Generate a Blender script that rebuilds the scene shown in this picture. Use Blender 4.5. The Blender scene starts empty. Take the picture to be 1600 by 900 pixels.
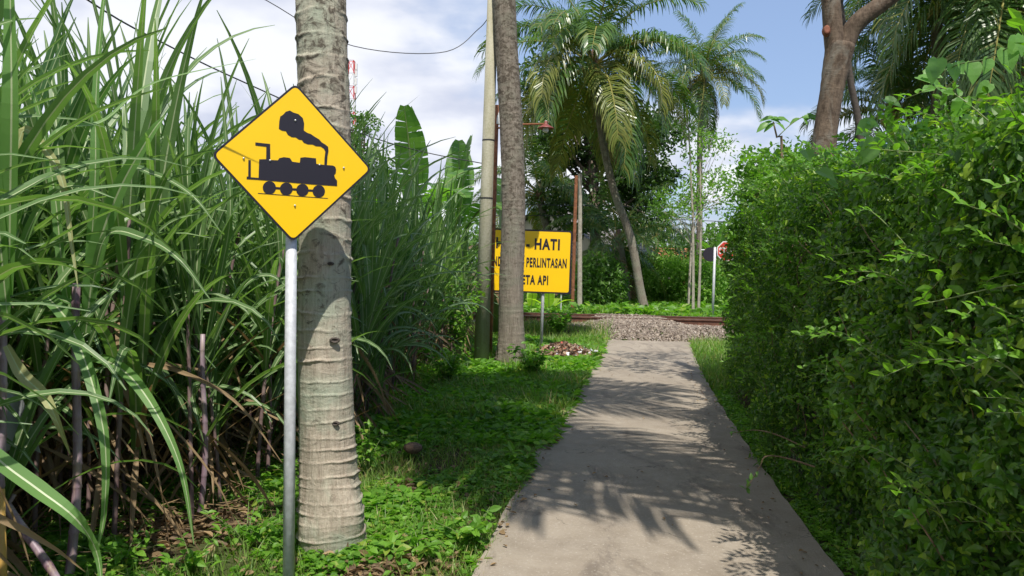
import bpy, math, random
import numpy as np
from mathutils import Matrix, Vector
R = math.radians
random.seed(7); rng = np.random.default_rng(7)
sc = bpy.context.scene
C = sc.collection

# ------------------------------------------------------------------ camera
FPX = 1250.0
cam_d = bpy.data.cameras.new('camera'); cam = bpy.data.objects.new('camera', cam_d); C.objects.link(cam)
cam_d.sensor_width = 36; cam_d.lens = FPX / 1600 * 36; cam_d.clip_start = 0.05; cam_d.clip_end = 2000
CAMLOC = Vector((0, 0, 1.6))
RM = Matrix.Rotation(R(90 - 1.79), 3, 'X') @ Matrix.Rotation(R(1.4), 3, 'Z')
cam.matrix_world = Matrix.Translation(CAMLOC) @ RM.to_4x4()
sc.camera = cam

# ------------------------------------------------------------------ light
SUN_EL, SUN_AZ = 61, 11            # azimuth: degrees to the right of straight behind the camera
S = Vector((math.sin(R(SUN_AZ)) * math.cos(R(SUN_EL)), -math.cos(R(SUN_AZ)) * math.cos(R(SUN_EL)), math.sin(R(SUN_EL))))
sd = bpy.data.lights.new('sun', 'SUN'); sd.energy = 4.9; sd.angle = R(0.55); sd.color = (1, .95, .86)
so = bpy.data.objects.new('sun', sd); C.objects.link(so); so.rotation_euler = S.to_track_quat('Z', 'Y').to_euler()
w = bpy.data.worlds.new('World'); sc.world = w; w.use_nodes = True
nt = w.node_tree; nt.nodes.clear(); N = nt.nodes.new; LK = nt.links.new
out = N('ShaderNodeOutputWorld'); bg = N('ShaderNodeBackground'); bg.inputs['Strength'].default_value = 0.115
sky = N('ShaderNodeTexSky'); sky.sky_type = 'NISHITA'; sky.sun_disc = False
sky.sun_elevation = R(SUN_EL); sky.sun_rotation = math.atan2(S.x, S.y); sky.air_density = 1.0; sky.dust_density = 1.2; sky.ozone_density = 1.6
tc = N('ShaderNodeTexCoord'); sep = N('ShaderNodeSeparateXYZ'); LK(tc.outputs['Generated'], sep.inputs[0])
def mth(op, a, b=None, c=None, clamp=False):
    n = N('ShaderNodeMath'); n.operation = op; n.use_clamp = clamp
    for i, v in enumerate((a, b, c)):
        if v is None: continue
        if isinstance(v, (int, float)): n.inputs[i].default_value = v
        else: LK(v, n.inputs[i])
    return n.outputs[0]
zz = mth('ADD', mth('MAXIMUM', sep.outputs[2], 0.0), 0.28)
comb = N('ShaderNodeCombineXYZ'); LK(mth('DIVIDE', sep.outputs[0], zz), comb.inputs[0]); LK(mth('DIVIDE', sep.outputs[1], zz), comb.inputs[1])
mp = N('ShaderNodeMapping'); mp.inputs['Location'].default_value = (3.4, 1.7, 0); mp.inputs['Scale'].default_value = (1.1, 1.1, 1); LK(comb.outputs[0], mp.inputs[0])
n1 = N('ShaderNodeTexNoise'); n1.inputs['Scale'].default_value = 1.3; n1.inputs['Detail'].default_value = 7; n1.inputs['Roughness'].default_value = .5; LK(mp.outputs[0], n1.inputs['Vector'])
n2 = N('ShaderNodeTexNoise'); n2.inputs['Scale'].default_value = 2.6; n2.inputs['Detail'].default_value = 5; n2.inputs['Roughness'].default_value = .45; LK(mp.outputs[0], n2.inputs['Vector'])
# cloud bank stands to the left (west) of the view and thins to the right, thicker towards the horizon
side = mth('MULTIPLY', sep.outputs[0], -0.62)
low = mth('MULTIPLY', mth('SUBTRACT', 0.30, sep.outputs[2]), 0.55)
cov = mth('ADD', mth('ADD', n1.outputs[0], side), low)
mask = N('ShaderNodeMapRange'); mask.interpolation_type = 'SMOOTHSTEP'; mask.inputs[1].default_value = .42; mask.inputs[2].default_value = .60; LK(cov, mask.inputs[0])
ramp = N('ShaderNodeMapRange'); ramp.interpolation_type = 'SMOOTHSTEP'; ramp.inputs[1].default_value = .36; ramp.inputs[2].default_value = .60; LK(n2.outputs[0], ramp.inputs[0])
cm = N('ShaderNodeMix'); cm.data_type = 'RGBA'; LK(ramp.outputs[0], cm.inputs[0])
cm.inputs[6].default_value = (4.9, 5.2, 6.3, 1); cm.inputs[7].default_value = (7.5, 7.6, 8.0, 1)
mx = N('ShaderNodeMix'); mx.data_type = 'RGBA'; LK(mth('MULTIPLY', mask.outputs[0], .94), mx.inputs[0]); 
skb = N('ShaderNodeMix'); skb.data_type = 'RGBA'; skb.inputs[0].default_value = .42
LK(sky.outputs[0], skb.inputs[6]); skb.inputs[7].default_value = (3.3, 4.6, 7.6, 1)
LK(skb.outputs[2], mx.inputs[6]); LK(cm.outputs[2], mx.inputs[7])
LK(mx.outputs[2], bg.inputs['Color']); LK(bg.outputs[0], out.inputs[0])
sc.view_settings.view_transform = 'Standard'; sc.view_settings.look = 'None'; sc.view_settings.gamma = 1; sc.view_settings.exposure = 0.26
sc.cycles.use_denoising = True; sc.cycles.max_bounces = 6; sc.cycles.transmission_bounces = 3; sc.cycles.diffuse_bounces = 4

# ------------------------------------------------------------------ placing helpers
def at(px, py, d):
    return CAMLOC + RM @ Vector(((px - 800) / FPX * d, (450 - py) / FPX * d, -d))
def ground(px, py, z=0.0):
    v = RM @ Vector(((px - 800) / FPX, (450 - py) / FPX, -1)); t = (z - CAMLOC.z) / v.z
    return CAMLOC + v * t
TRK = 19.75                                            # centre line of the railway
def smooth(t): t = np.clip(t, 0, 1); return t * t * (3 - 2 * t)
def gh(x, y):
    x = np.asarray(x, float); y = np.asarray(y, float)
    e = .24 * smooth(1 - (np.abs(y - TRK) - 1.2) / 1.4)
    e = e + .115 * smooth((x - 1.5) / .9) * smooth((4.4 - x) / .9) * smooth(1 - (np.abs(y - TRK) - .75) / 1.8)
    n = .035 * np.sin(x * 1.7 + 1.3) * np.sin(y * 1.3) + .02 * np.sin(x * 4.1 + y * 2.3)
    far = np.where(y > 21, .10 * np.sin(x * .35) * smooth((y - 21) / 8), 0)
    return -.055 + e + n * .6 * (1 - smooth((e - .01) / .1)) + far

# ------------------------------------------------------------------ mesh helpers
class B:
    def __init__(s): s.v = []; s.f = []; s.n = 0
    def add(s, V, F, mi=0):
        V = np.asarray(V, float).reshape(-1, 3); F = np.asarray(F, int)
        s.v.append(V); s.f.append((F + s.n, mi)); s.n += len(V); return s
    def poly(s, V, mi=0): return s.add(V, [list(range(len(V)))], mi)
    def box(s, c, d, mi=0, rot=None):
        V = np.array([[x, y, z] for x in (-.5, .5) for y in (-.5, .5) for z in (-.5, .5)]) * np.array(d)
        if rot is not None: V = V @ np.array(rot).T
        V = V + np.array(c)
        return s.add(V, [[0, 1, 3, 2], [4, 6, 7, 5], [0, 4, 5, 1], [2, 3, 7, 6], [0, 2, 6, 4], [1, 5, 7, 3]], mi)
    def tube(s, P, r, seg=8, mi=0, cap=True):
        P = np.asarray(P, float); n = len(P); r = np.broadcast_to(np.asarray(r, float), (n,))
        T = np.gradient(P, axis=0); T /= np.linalg.norm(T, axis=1)[:, None] + 1e-12
        a = np.cross(T, [0.31, 0.17, 1.0] if abs(T[0][2]) < .9 else [1.0, 0.1, 0.0]); a /= np.linalg.norm(a, axis=1)[:, None] + 1e-12
        b = np.cross(T, a)
        th = np.linspace(0, 2 * np.pi, seg, endpoint=False)
        V = P[:, None] + r[:, None, None] * (np.cos(th)[None, :, None] * a[:, None] + np.sin(th)[None, :, None] * b[:, None])
        i = np.arange(n - 1)[:, None] * seg; j = np.arange(seg)[None]; k = (j + 1) % seg
        F = np.stack([i + j, i + k, i + seg + k, i + seg + j], -1).reshape(-1, 4)
        s.add(V.reshape(-1, 3), F, mi)
        if cap:
            s.f.append((np.array([list(range(seg))[::-1]]) + s.n - n * seg, mi)); s.f.append((np.array([list(range(seg))]) + s.n - seg, mi))
        return s
    def lathe(s, prof, c=(0, 0, 0), seg=16, mi=0):
        prof = np.array(prof, float); th = np.linspace(0, 2 * np.pi, seg, endpoint=False); n = len(prof)
        V = np.stack([prof[:, 0:1] * np.cos(th), prof[:, 0:1] * np.sin(th), np.repeat(prof[:, 1:2], seg, 1)], -1).reshape(-1, 3) + np.array(c)
        i = np.arange(n - 1)[:, None] * seg; j = np.arange(seg)[None]; k = (j + 1) % seg
        return s.add(V, np.stack([i + j, i + k, i + seg + k, i + seg + j], -1).reshape(-1, 4), mi)
    def mesh(s, name, mats, smooth=False):
        me = bpy.data.meshes.new(name)
        V = np.concatenate(s.v); me.vertices.add(len(V)); me.vertices.foreach_set('co', V.astype(np.float32).ravel())
        loops = np.concatenate([F.ravel() for F, _ in s.f]); tot = np.concatenate([np.full(len(F), F.shape[1]) for F, _ in s.f])
        mi = np.concatenate([np.full(len(F), m) for F, m in s.f])
        me.loops.add(len(loops)); me.loops.foreach_set('vertex_index', loops.astype(np.int32))
        me.polygons.add(len(tot)); st = np.concatenate([[0], np.cumsum(tot)[:-1]])
        me.polygons.foreach_set('loop_start', st.astype(np.int32)); me.polygons.foreach_set('loop_total', tot.astype(np.int32))
        for m in (mats if isinstance(mats, (list, tuple)) else [mats]): me.materials.append(m)
        me.polygons.foreach_set('material_index', mi.astype(np.int32))
        me.polygons.foreach_set('use_smooth', np.full(len(tot), smooth))
        me.update(calc_edges=True); me.validate(); return me
    def obj(s, name, mats, parent=None, smooth=False, **k): return link(name, s.mesh(name, mats, smooth), parent, **k)
def tag(o, label=None, cat=None, group=None, kind=None):
    if label: o['label'] = label
    if cat: o['category'] = cat
    if group: o['group'] = group
    if kind: o['kind'] = kind
    return o
def link(name, me, parent=None, loc=None, rz=None, label=None, cat=None, group=None, kind=None, rot=None, scale=None):
    o = bpy.data.objects.new(name, me); C.objects.link(o)
    if parent is not None: o.parent = parent
    if loc is not None: o.location = loc
    if rz is not None: o.rotation_euler = (0, 0, rz)
    if rot is not None: o.rotation_euler = rot
    if scale is not None: o.scale = (scale,) * 3 if isinstance(scale, (int, float)) else scale
    return tag(o, label, cat, group, kind)
def thing(name, label, cat, loc=(0, 0, 0), rz=0, group=None):
    return link(name, None, None, loc, rz, label, cat, group)
def nrm(a): a = np.asarray(a, float); return a / (np.linalg.norm(a, axis=-1, keepdims=True) + 1e-12)
def frames(d, n):
    d = nrm(d); s = nrm(np.cross(d, n)); n = np.cross(s, d); return np.stack([s, d, n], -1)   # columns
def scatter(b, tpl, pos, fr, sc_, mi=0):
    V, F = tpl; pos = np.asarray(pos); k = len(pos); sc_ = np.broadcast_to(np.asarray(sc_, float), (k,))
    W = np.einsum('kij,vj->kvi', fr, V) * sc_[:, None, None] + pos[:, None]
    if isinstance(F, dict):
        n0 = b.n; b.v.append(W.reshape(-1, 3)); b.n += W.shape[0] * W.shape[1]
        for m, FF in F.items(): b.f.append(((FF[None] + (np.arange(k) * len(V))[:, None, None] + n0).reshape(-1, FF.shape[1]), m))
    else:
        b.add(W.reshape(-1, 3), (F[None] + (np.arange(k) * len(V))[:, None, None]).reshape(-1, F.shape[1]), mi)
    return b
def leaf2(w=.5, fold=.12, tipz=-.1):      # two triangles folded on the midrib, unit length along +y
    return np.array([[0, 0, 0], [w / 2, .45, fold], [0, 1, tipz], [-w / 2, .45, fold]]), np.array([[0, 1, 2], [0, 2, 3]])
def leaf6(w=.5, fold=.1, tipz=-.16):      # smooth oval leaf, 8 triangles worth
    V = [[0, 0, 0], [0, .38, -.0], [0, .72, tipz * .4], [0, 1, tipz]]
    L = [[w * .40, .22, fold * .8], [w * .5, .5, fold], [w * .28, .80, fold * .4 + tipz * .5]]
    V = np.array(V + L + [[-a, b_, c] for a, b_, c in L])
    F = np.array([[0, 4, 5, 1], [1, 5, 6, 2], [2, 6, 3, 3], [0, 1, 8, 7][::1], [1, 2, 9, 8], [2, 3, 9, 9]])
    F3 = np.array([[0, 4, 1], [4, 5, 1], [1, 5, 2], [5, 6, 2], [2, 6, 3], [0, 1, 7], [7, 1, 8], [1, 2, 8], [8, 2, 9], [2, 3, 9]])
    return V, F3
def heart(w=.85):
    h = [[0, 0, 0], [.20, -.10, .03], [.40, .05, .07], [.45, .30, .08], [.33, .60, .02], [.15, .85, -.08], [0, 1.05, -.16]]
    sp = [[0, 0, 0], [0, .3, -.02], [0, .6, -.05]]
    V = np.array(h + [[-a, b_, c] for a, b_, c in h[1:6]] + sp[1:]); V[:, 0] *= w / .9
    # 0..6 right outline, 7..11 left, 12,13 spine
    F = [[0, 1, 2], [0, 2, 12], [2, 3, 12], [3, 13, 12], [3, 4, 13], [4, 5, 13], [5, 6, 13], [0, 8, 7], [0, 12, 8], [8, 12, 9], [9, 12, 13], [9, 13, 10], [10, 13, 11], [11, 13, 6]]
    return V, np.array(F)
def rdir(n, up=0.0):
    d = rng.normal(size=(n, 3)); d[:, 2] += up; return nrm(d)
def spline(P, n):
    P = np.asarray([list(p) for p in P], float); m = len(P)
    if m < 3: return np.array([P[0] + (P[-1] - P[0]) * t for t in np.linspace(0, 1, n)])
    Q = np.vstack([2 * P[0] - P[1], P, 2 * P[-1] - P[-2]]); o = []
    for t in np.linspace(0, m - 1 - 1e-6, n):
        i = int(t); u = t - i; a, b_, c, d = Q[i], Q[i + 1], Q[i + 2], Q[i + 3]
        o.append(.5 * (2 * b_ + (c - a) * u + (2 * a - 5 * b_ + 4 * c - d) * u * u + (3 * b_ - a - 3 * c + d) * u ** 3))
    return np.array(o)

# ------------------------------------------------------------------ materials
def newmat(name):
    m = bpy.data.materials.new(name); m.use_nodes = True; t = m.node_tree; t.nodes.clear(); return m, t
class G:
    def __init__(s, t): s.t = t
    def n(s, k, **kw):
        x = s.t.nodes.new('ShaderNode' + k)
        for a, v in kw.items():
            if hasattr(x, a): setattr(x, a, v)
        return x
    def l(s, a, b): s.t.links.new(a, b)
    def noise(s, vec, scale, detail=4, rough=.55, dist=0):
        x = s.n('TexNoise'); x.inputs['Scale'].default_value = scale; x.inputs['Detail'].default_value = detail; x.inputs['Roughness'].default_value = rough; x.inputs['Distortion'].default_value = dist
        s.l(vec, x.inputs['Vector']); return x.outputs[0]
    def mr(s, v, a, b, c=0, d=1):
        x = s.n('MapRange'); s.l(v, x.inputs[0])
        for i, q in enumerate((a, b, c, d)): x.inputs[i + 1].default_value = q
        return x.outputs[0]
    def mix(s, f, a, b, mode='MIX'):
        x = s.n('Mix'); x.data_type = 'RGBA'; x.blend_type = mode
        for i, v in ((0, f), (6, a), (7, b)):
            if isinstance(v, (int, float)): x.inputs[i].default_value = v
            elif isinstance(v, (tuple, list)): x.inputs[i].default_value = (*v[:3], 1)
            else: s.l(v, x.inputs[i])
        return x.outputs[2]
    def scale(s, vec, v):
        x = s.n('Mapping'); x.inputs['Scale'].default_value = v; s.l(vec, x.inputs[0]); return x.outputs[0]
    def bump(s, h, st, dist=.02):
        x = s.n('Bump'); x.inputs['Strength'].default_value = st; x.inputs['Distance'].default_value = dist; s.l(h, x.inputs['Height']); return x.outputs[0]
    def fin(s, col, rough=.7, metal=0, nor=None, spec=.5, trans=None, tf=.35):
        p = s.n('BsdfPrincipled'); o = s.n('OutputMaterial')
        if isinstance(col, tuple): p.inputs['Base Color'].default_value = (*col[:3], 1)
        else: s.l(col, p.inputs['Base Color'])
        if isinstance(rough, (int, float)): p.inputs['Roughness'].default_value = rough
        else: s.l(rough, p.inputs['Roughness'])
        p.inputs['Metallic'].default_value = metal; p.inputs['Specular IOR Level'].default_value = spec
        if nor is not None: s.l(nor, p.inputs['Normal'])
        if trans is not None:
            tb = s.n('BsdfTranslucent'); ms = s.n('MixShader'); ms.inputs[0].default_value = tf
            if isinstance(trans, tuple): tb.inputs[0].default_value = (*trans, 1)
            else: s.l(trans, tb.inputs[0])
            s.l(p.outputs[0], ms.inputs[1]); s.l(tb.outputs[0], ms.inputs[2]); s.l(ms.outputs[0], o.inputs[0])
        else: s.l(p.outputs[0], o.inputs[0])
def leafmat(name, c1, c2, rough=.45, tf=.35, tcol=None, c3=None, p3=.93, stretch=None):
    m, t = newmat(name); g = G(t); geo = g.n('NewGeometry'); r = geo.outputs['Random Per Island']
    tcx = g.n('TexCoord'); nz = g.noise(tcx.outputs['Object'], 1.1, 2)
    f = g.mix(.5, r, nz); col = g.mix(g.mr(f, .25, .75), c1, c2)
    if c3: 
        k = g.n('Math'); k.operation = 'GREATER_THAN'; g.l(r, k.inputs[0]); k.inputs[1].default_value = p3
        col = g.mix(k.outputs[0], col, c3)
    if stretch:
        st = g.noise(g.scale(tcx.outputs['Object'], stretch), 6, 3); col = g.mix(g.mr(st, .35, .7, 0, .5), col, tuple(x * .55 for x in c1))
    tcv = g.mix(1.0, col, tcol or (1.9, 2.2, .8), 'MULTIPLY')
    g.fin(col, rough, trans=tcv, tf=tf, spec=.45); return m
def plain(name, c, rough=.6, metal=0, var=.25, scale=8, bump=.0, c2=None):
    m, t = newmat(name); g = G(t); tcx = g.n('TexCoord'); nz = g.noise(tcx.outputs['Object'], scale, 5)
    c2 = c2 or tuple(x * (1 - var) for x in c); col = g.mix(g.mr(nz, .35, .65), c2, c)
    g.fin(col, rough, metal, g.bump(nz, bump) if bump else None); return m
M = {}
M['cane'] = leafmat('cane_leaf_green', (.058, .128, .052), (.160, .258, .085), .42, .38, c3=(.28, .32, .10), p3=.93)
M['cane_hero'] = leafmat('cane_leaf_backlit', (.11, .22, .08), (.17, .32, .08), .44, .42)  # cane leaf again, backlight put into a brighter base colour
M['cane_rib'] = leafmat('cane_midrib', (.38, .46, .25), (.45, .5, .3), .45, .25, (1.2, 1.3, .8))
M['cane_dry'] = leafmat('cane_leaf_dry', (.13, .085, .05), (.36, .25, .13), .7, .25, (1.3, 1.1, .8))
M['cane_cream'] = leafmat('cane_leaf_cream', (.33, .34, .15), (.42, .42, .2), .5, .3, (1.2, 1.2, .8))
M['hedge'] = leafmat('hedge_leaf', (.036, .105, .012), (.115, .235, .020), .42, .40, c3=(.22, .34, .03), p3=.90)
M['vine'] = leafmat('vine_leaf', (.10, .24, .045), (.19, .36, .08), .42, .42, (1.6, 1.9, .9))
M['shrub'] = leafmat('shrub_leaf', (.075, .19, .020), (.17, .34, .035), .42, .38, c3=(.22, .33, .04), p3=.92)
M['weed'] = leafmat('weed_leaf', (.075, .19, .020), (.19, .37, .04), .5, .42, c3=(.25, .33, .05), p3=.93)
M['grass'] = leafmat('grass_blade', (.09, .17, .03), (.19, .30, .05), .5, .35, c3=(.33, .30, .12), p3=.86)
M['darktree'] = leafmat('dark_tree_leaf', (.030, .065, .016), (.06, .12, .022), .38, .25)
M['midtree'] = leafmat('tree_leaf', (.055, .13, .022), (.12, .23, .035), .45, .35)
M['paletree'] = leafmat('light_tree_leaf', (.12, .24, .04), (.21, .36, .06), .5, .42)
M['frond'] = leafmat('palm_leaflet', (.05, .115, .032), (.115, .195, .045), .30, .32, (1.7, 2.0, .7), c3=(.18, .20, .05), p3=.88)
M['frond_y'] = leafmat('palm_leaflet_yellowing', (.12, .165, .035), (.22, .23, .05), .35, .32, (1.7, 1.6, .7))
M['rachis'] = plain('palm_rachis', (.30, .27, .07), .5)
M['frond_dead'] = leafmat('palm_leaflet_dead', (.16, .10, .05), (.28, .19, .10), .7, .2, (1.2, 1.1, .8))
M['banana'] = leafmat('banana_leaf', (.07, .17, .03), (.14, .28, .04), .4, .42)
M['banana_lit'] = leafmat('banana_leaf_sunlit', (.26, .40, .04), (.36, .5, .05), .45, .5)  # lit copy of the banana leaf, sunlight put into its colour
M['twig'] = plain('twig_bark', (.22, .15, .09), .8)
M['greenstem'] = plain('green_stem', (.16, .22, .07), .6)
M['bark'] = plain('brown_bark', (.20, .155, .115), .85, bump=.6, scale=22, c2=(.09, .065, .05))
M['darkbark'] = plain('dark_bark', (.07, .055, .045), .85, bump=.5, scale=20)
M['palebark'] = plain('pale_bark', (.42, .38, .31), .8, scale=12, c2=(.26, .23, .18))
M['galv'] = plain('galvanised_steel', (.62, .63, .66), .6, .15, .25, 30)
M['rust'] = plain('rusty_steel', (.30, .115, .05), .85, .1, .5, 14, .4)
M['railrust'] = plain('rusty_rail_steel', (.17, .075, .045), .8, .2, .45, 9, .3)
M['railtop'] = plain('worn_rail_head', (.30, .27, .25), .4, .6, .3, 9)
M['yellow'] = plain('yellow_sign_sheet', (.94, .57, .004), .38, 0, .04, 2)
M['black'] = plain('black_sign_print', (.018, .014, .022), .45, 0, .1, 3)
M['bolt'] = plain('bolt_steel', (.6, .6, .6), .4, .6)
M['white'] = plain('white_paint', (.75, .75, .72), .5)
M['red'] = plain('red_paint', (.62, .04, .025), .45)
M['lampred'] = plain('red_lamp_enamel', (.22, .05, .035), .5)
M['wire'] = plain('black_cable', (.03, .03, .03), .6)
M['tarp'] = plain('grey_plastic_sheet', (.33, .35, .36), .4, 0, .25, 5, .3)
M['bamboo'] = plain('yellow_bamboo', (.50, .30, .07), .5, 0, .3, 6)
M['coconut'] = plain('coconut_husk', (.30, .27, .07), .55, c2=(.16, .18, .04))
M['huskbrown'] = plain('brown_husk', (.19, .12, .085), .9, bump=.5, scale=30)
M['tile'] = plain('clay_roof_tile', (.42, .16, .07), .8, 0, .4, 4)
M['oldroof'] = plain('grey_asbestos_roof', (.22, .20, .18), .85, 0, .35, 3)
M['plaster'] = plain('cream_plaster', (.62, .58, .50), .8, 0, .15, 3)
M['glass_dark'] = plain('dark_window_glass', (.03, .035, .04), .15)
def conc_mat():
    m, t = newmat('worn_concrete'); g = G(t); tcx = g.n('TexCoord'); v = tcx.outputs['Object']
    a = g.noise(v, .9, 5, .6, .6); b = g.noise(v, 6, 6, .65); c = g.noise(v, 60, 3, .6); d = g.noise(g.scale(v, (1, .35, 1)), 2.3, 6, .7, 1.2)
    col = g.mix(g.mr(a, .35, .68), (.215, .178, .138), (.315, .266, .208)); col = g.mix(g.mr(b, .35, .72, 0, .55), col, (.36, .315, .26))
    col = g.mix(g.mr(d, .54, .66, 0, .7), col, (.135, .11, .09)); col = g.mix(g.mr(c, .58, .74, 0, .55), col, (.50, .46, .40)); col = g.mix(g.mr(c, .36, .26, 0, .5), col, (.12, .10, .08))
    vw = g.n('VectorMath'); vw.operation = 'ADD'; nzc = g.n('TexNoise'); nzc.inputs['Scale'].default_value = 3.5; nzc.inputs['Detail'].default_value = 6; g.l(v, nzc.inputs['Vector'])
    sc3 = g.n('VectorMath'); sc3.operation = 'SCALE'; g.l(nzc.outputs['Color'], sc3.inputs[0]); sc3.inputs['Scale'].default_value = .55; g.l(v, vw.inputs[0]); g.l(sc3.outputs[0], vw.inputs[1])
    ck = g.n('TexVoronoi'); ck.feature = 'DISTANCE_TO_EDGE'; ck.inputs['Scale'].default_value = .55; g.l(vw.outputs[0], ck.inputs['Vector'])
    ckm = g.n('Math'); ckm.operation = 'MULTIPLY'; g.l(g.mr(ck.outputs[0], .0035, .0, 0, 1), ckm.inputs[0]); g.l(g.mr(a, .45, .58, 0, .75), ckm.inputs[1]); col = g.mix(ckm.outputs[0], col, (.05, .042, .035))
    vo = g.n('TexVoronoi'); vo.inputs['Scale'].default_value = 130; g.l(v, vo.inputs['Vector'])
    h = g.mix(.45, c, vo.outputs['Distance']); h = g.mix(.4, h, b)
    g.fin(col, .88, nor=g.bump(h, .55, .012), spec=.3); return m
M['concrete'] = conc_mat()
def soil_mat():
    m, t = newmat('soil_and_moss'); g = G(t); tcx = g.n('TexCoord'); v = tcx.outputs['Object']
    a = g.noise(v, 1.6, 5); b = g.noise(v, 17, 6, .7); c = g.noise(v, 90, 3)
    col = g.mix(g.mr(b, .35, .65), (.055, .038, .024), (.14, .10, .062)); col = g.mix(g.mr(a, .42, .60, 0, .8), col, (.05, .085, .02)); col = g.mix(g.mr(c, .6, .75, 0, .5), col, (.26, .20, .12))
    g.fin(col, .95, nor=g.bump(b, .8, .04), spec=.1); return m
M['soil'] = soil_mat()
def stone_mat():
    m, t = newmat('ballast_stone'); g = G(t); r = g.n('NewGeometry').outputs['Random Per Island']; cr = g.n('ValToRGB'); g.l(r, cr.inputs[0])
    e = cr.color_ramp.elements; e[0].color = (.12, .09, .07, 1); e[1].color = (.40, .35, .30, 1)
    for p, c in ((.3, (.27, .22, .18, 1)), (.55, (.20, .165, .14, 1)), (.75, (.32, .26, .20, 1))): x = e.new(p); x.color = c
    g.fin(cr.outputs[0], .9, spec=.2); return m
M['stone'] = stone_mat()
def litter_mat():
    m, t = newmat('mixed_litter'); g = G(t); r = g.n('NewGeometry').outputs['Random Per Island']; cr = g.n('ValToRGB'); cr.color_ramp.interpolation = 'CONSTANT'; g.l(r, cr.inputs[0])
    e = cr.color_ramp.elements; e[0].color = (.16, .09, .06, 1); e[1].position = .95; e[1].color = (.75, .75, .78, 1)
    for p, c in ((.25, (.30, .17, .10, 1)), (.45, (.10, .06, .045, 1)), (.6, (.42, .30, .20, 1)), (.76, (.55, .45, .35, 1)), (.855, (.50, .12, .09, 1)), (.87, (.55, .6, .68, 1)), (.9, (.35, .2, .12, 1))): x = e.new(p); x.color = c
    g.fin(cr.outputs[0], .7); return m
M['litter'] = litter_mat()
def palm_mat(name, c1, c2, moss, mossamt, dark):
    m, t = newmat(name); g = G(t); tcx = g.n('TexCoord'); v = tcx.outputs['Object']
    a = g.noise(v, 2.6, 5, .6, .5); st = g.noise(g.scale(v, (14, 14, 1.3)), 3.2, 5, .7); sp = g.noise(g.scale(v, (1, 1, 1.3)), 12, 6, .72, .8); sxyz = g.n('SeparateXYZ'); g.l(v, sxyz.inputs[0]); hi = g.mr(sxyz.outputs[2], .8, 3.0, .01, .14); sadd = g.n('Math'); g.l(sp, sadd.inputs[0]); g.l(hi, sadd.inputs[1]); sp = sadd.outputs[0]; fine = g.noise(g.scale(v, (60, 60, 12)), 2, 3, .6)
    col = g.mix(g.mr(st, .3, .7), c1, c2); col = g.mix(g.mr(a, .46, .62, 0, mossamt), col, moss)
    col = g.mix(g.mr(sp, .60, .72, 0, dark), col, (.075, .06, .045)); col = g.mix(g.mr(fine, .55, .8, 0, .35), col, (.10, .08, .06))
    # girdling leaf scars: thin dark seams that follow the rings
    g.fin(col, .9, nor=g.bump(g.mix(.4, st, sp), 1.0, .02), spec=.15); return m
M['palm1'] = palm_mat('pale_palm_bark', (.30, .245, .19), (.50, .44, .35), (.32, .37, .28), .75, .9)
M['palm2'] = palm_mat('grey_palm_bark', (.14, .115, .09), (.29, .25, .205), (.20, .20, .15), .6, .9)
M['palmfar'] = palm_mat('far_palm_bark', (.13, .11, .09), (.27, .235, .19), (.25, .27, .2), .4, .5)
def cane_stalk_mat():
    m, t = newmat('purple_cane_stalk'); g = G(t); tcx = g.n('TexCoord'); v = tcx.outputs['Object']
    a = g.noise(g.scale(v, (9, 9, 2.2)), 1.4, 4); b = g.noise(g.scale(v, (25, 25, 3)), 1.5, 4)
    col = g.mix(g.mr(a, .38, .62), (.13, .065, .085), (.32, .25, .29)); col = g.mix(g.mr(b, .5, .72, 0, .7), col, (.42, .33, .22)); g.fin(col, .5); return m
M['stalk'] = cane_stalk_mat(); M['stalk_dark'] = plain('dark_cane_stalk', (.25, .18, .16), .6, 0, .3, 5, c2=(.10, .055, .06))
def pole_mat():
    m, t = newmat('mossy_concrete_pole'); g = G(t); tcx = g.n('TexCoord'); v = tcx.outputs['Object']
    a = g.noise(g.scale(v, (5, 5, .7)), 1.6, 5, .6, .4); b = g.noise(v, 30, 4)
    col = g.mix(g.mr(a, .35, .65), (.30, .28, .19), (.42, .40, .31)); col = g.mix(g.mr(b, .5, .75, 0, .4), col, (.17, .19, .08)); g.fin(col, .85, nor=g.bump(b, .3)); return m
M['pole'] = pole_mat()
def trunk_mat():
    m, t = newmat('smooth_grey_brown_bark'); g = G(t); tcx = g.n('TexCoord'); v = tcx.outputs['Object']
    a = g.noise(g.scale(v, (1.5, 1.5, .8)), 1.8, 5, .6, .8); b = g.noise(g.scale(v, (7, 7, 3)), 2.2, 6, .7); c = g.noise(g.scale(v, (1, 1, 2.6)), 12, 5, .7)
    col = g.mix(g.mr(b, .35, .65), (.06, .042, .03), (.17, .125, .09)); col = g.mix(g.mr(a, .52, .62, 0, .6), col, (.24, .225, .19)); col = g.mix(g.mr(c, .6, .7, 0, .7), col, (.07, .05, .04))
    g.fin(col, .85, nor=g.bump(g.mix(.5, b, c), .8, .02), spec=.2); return m
M['trunk'] = trunk_mat()

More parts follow.
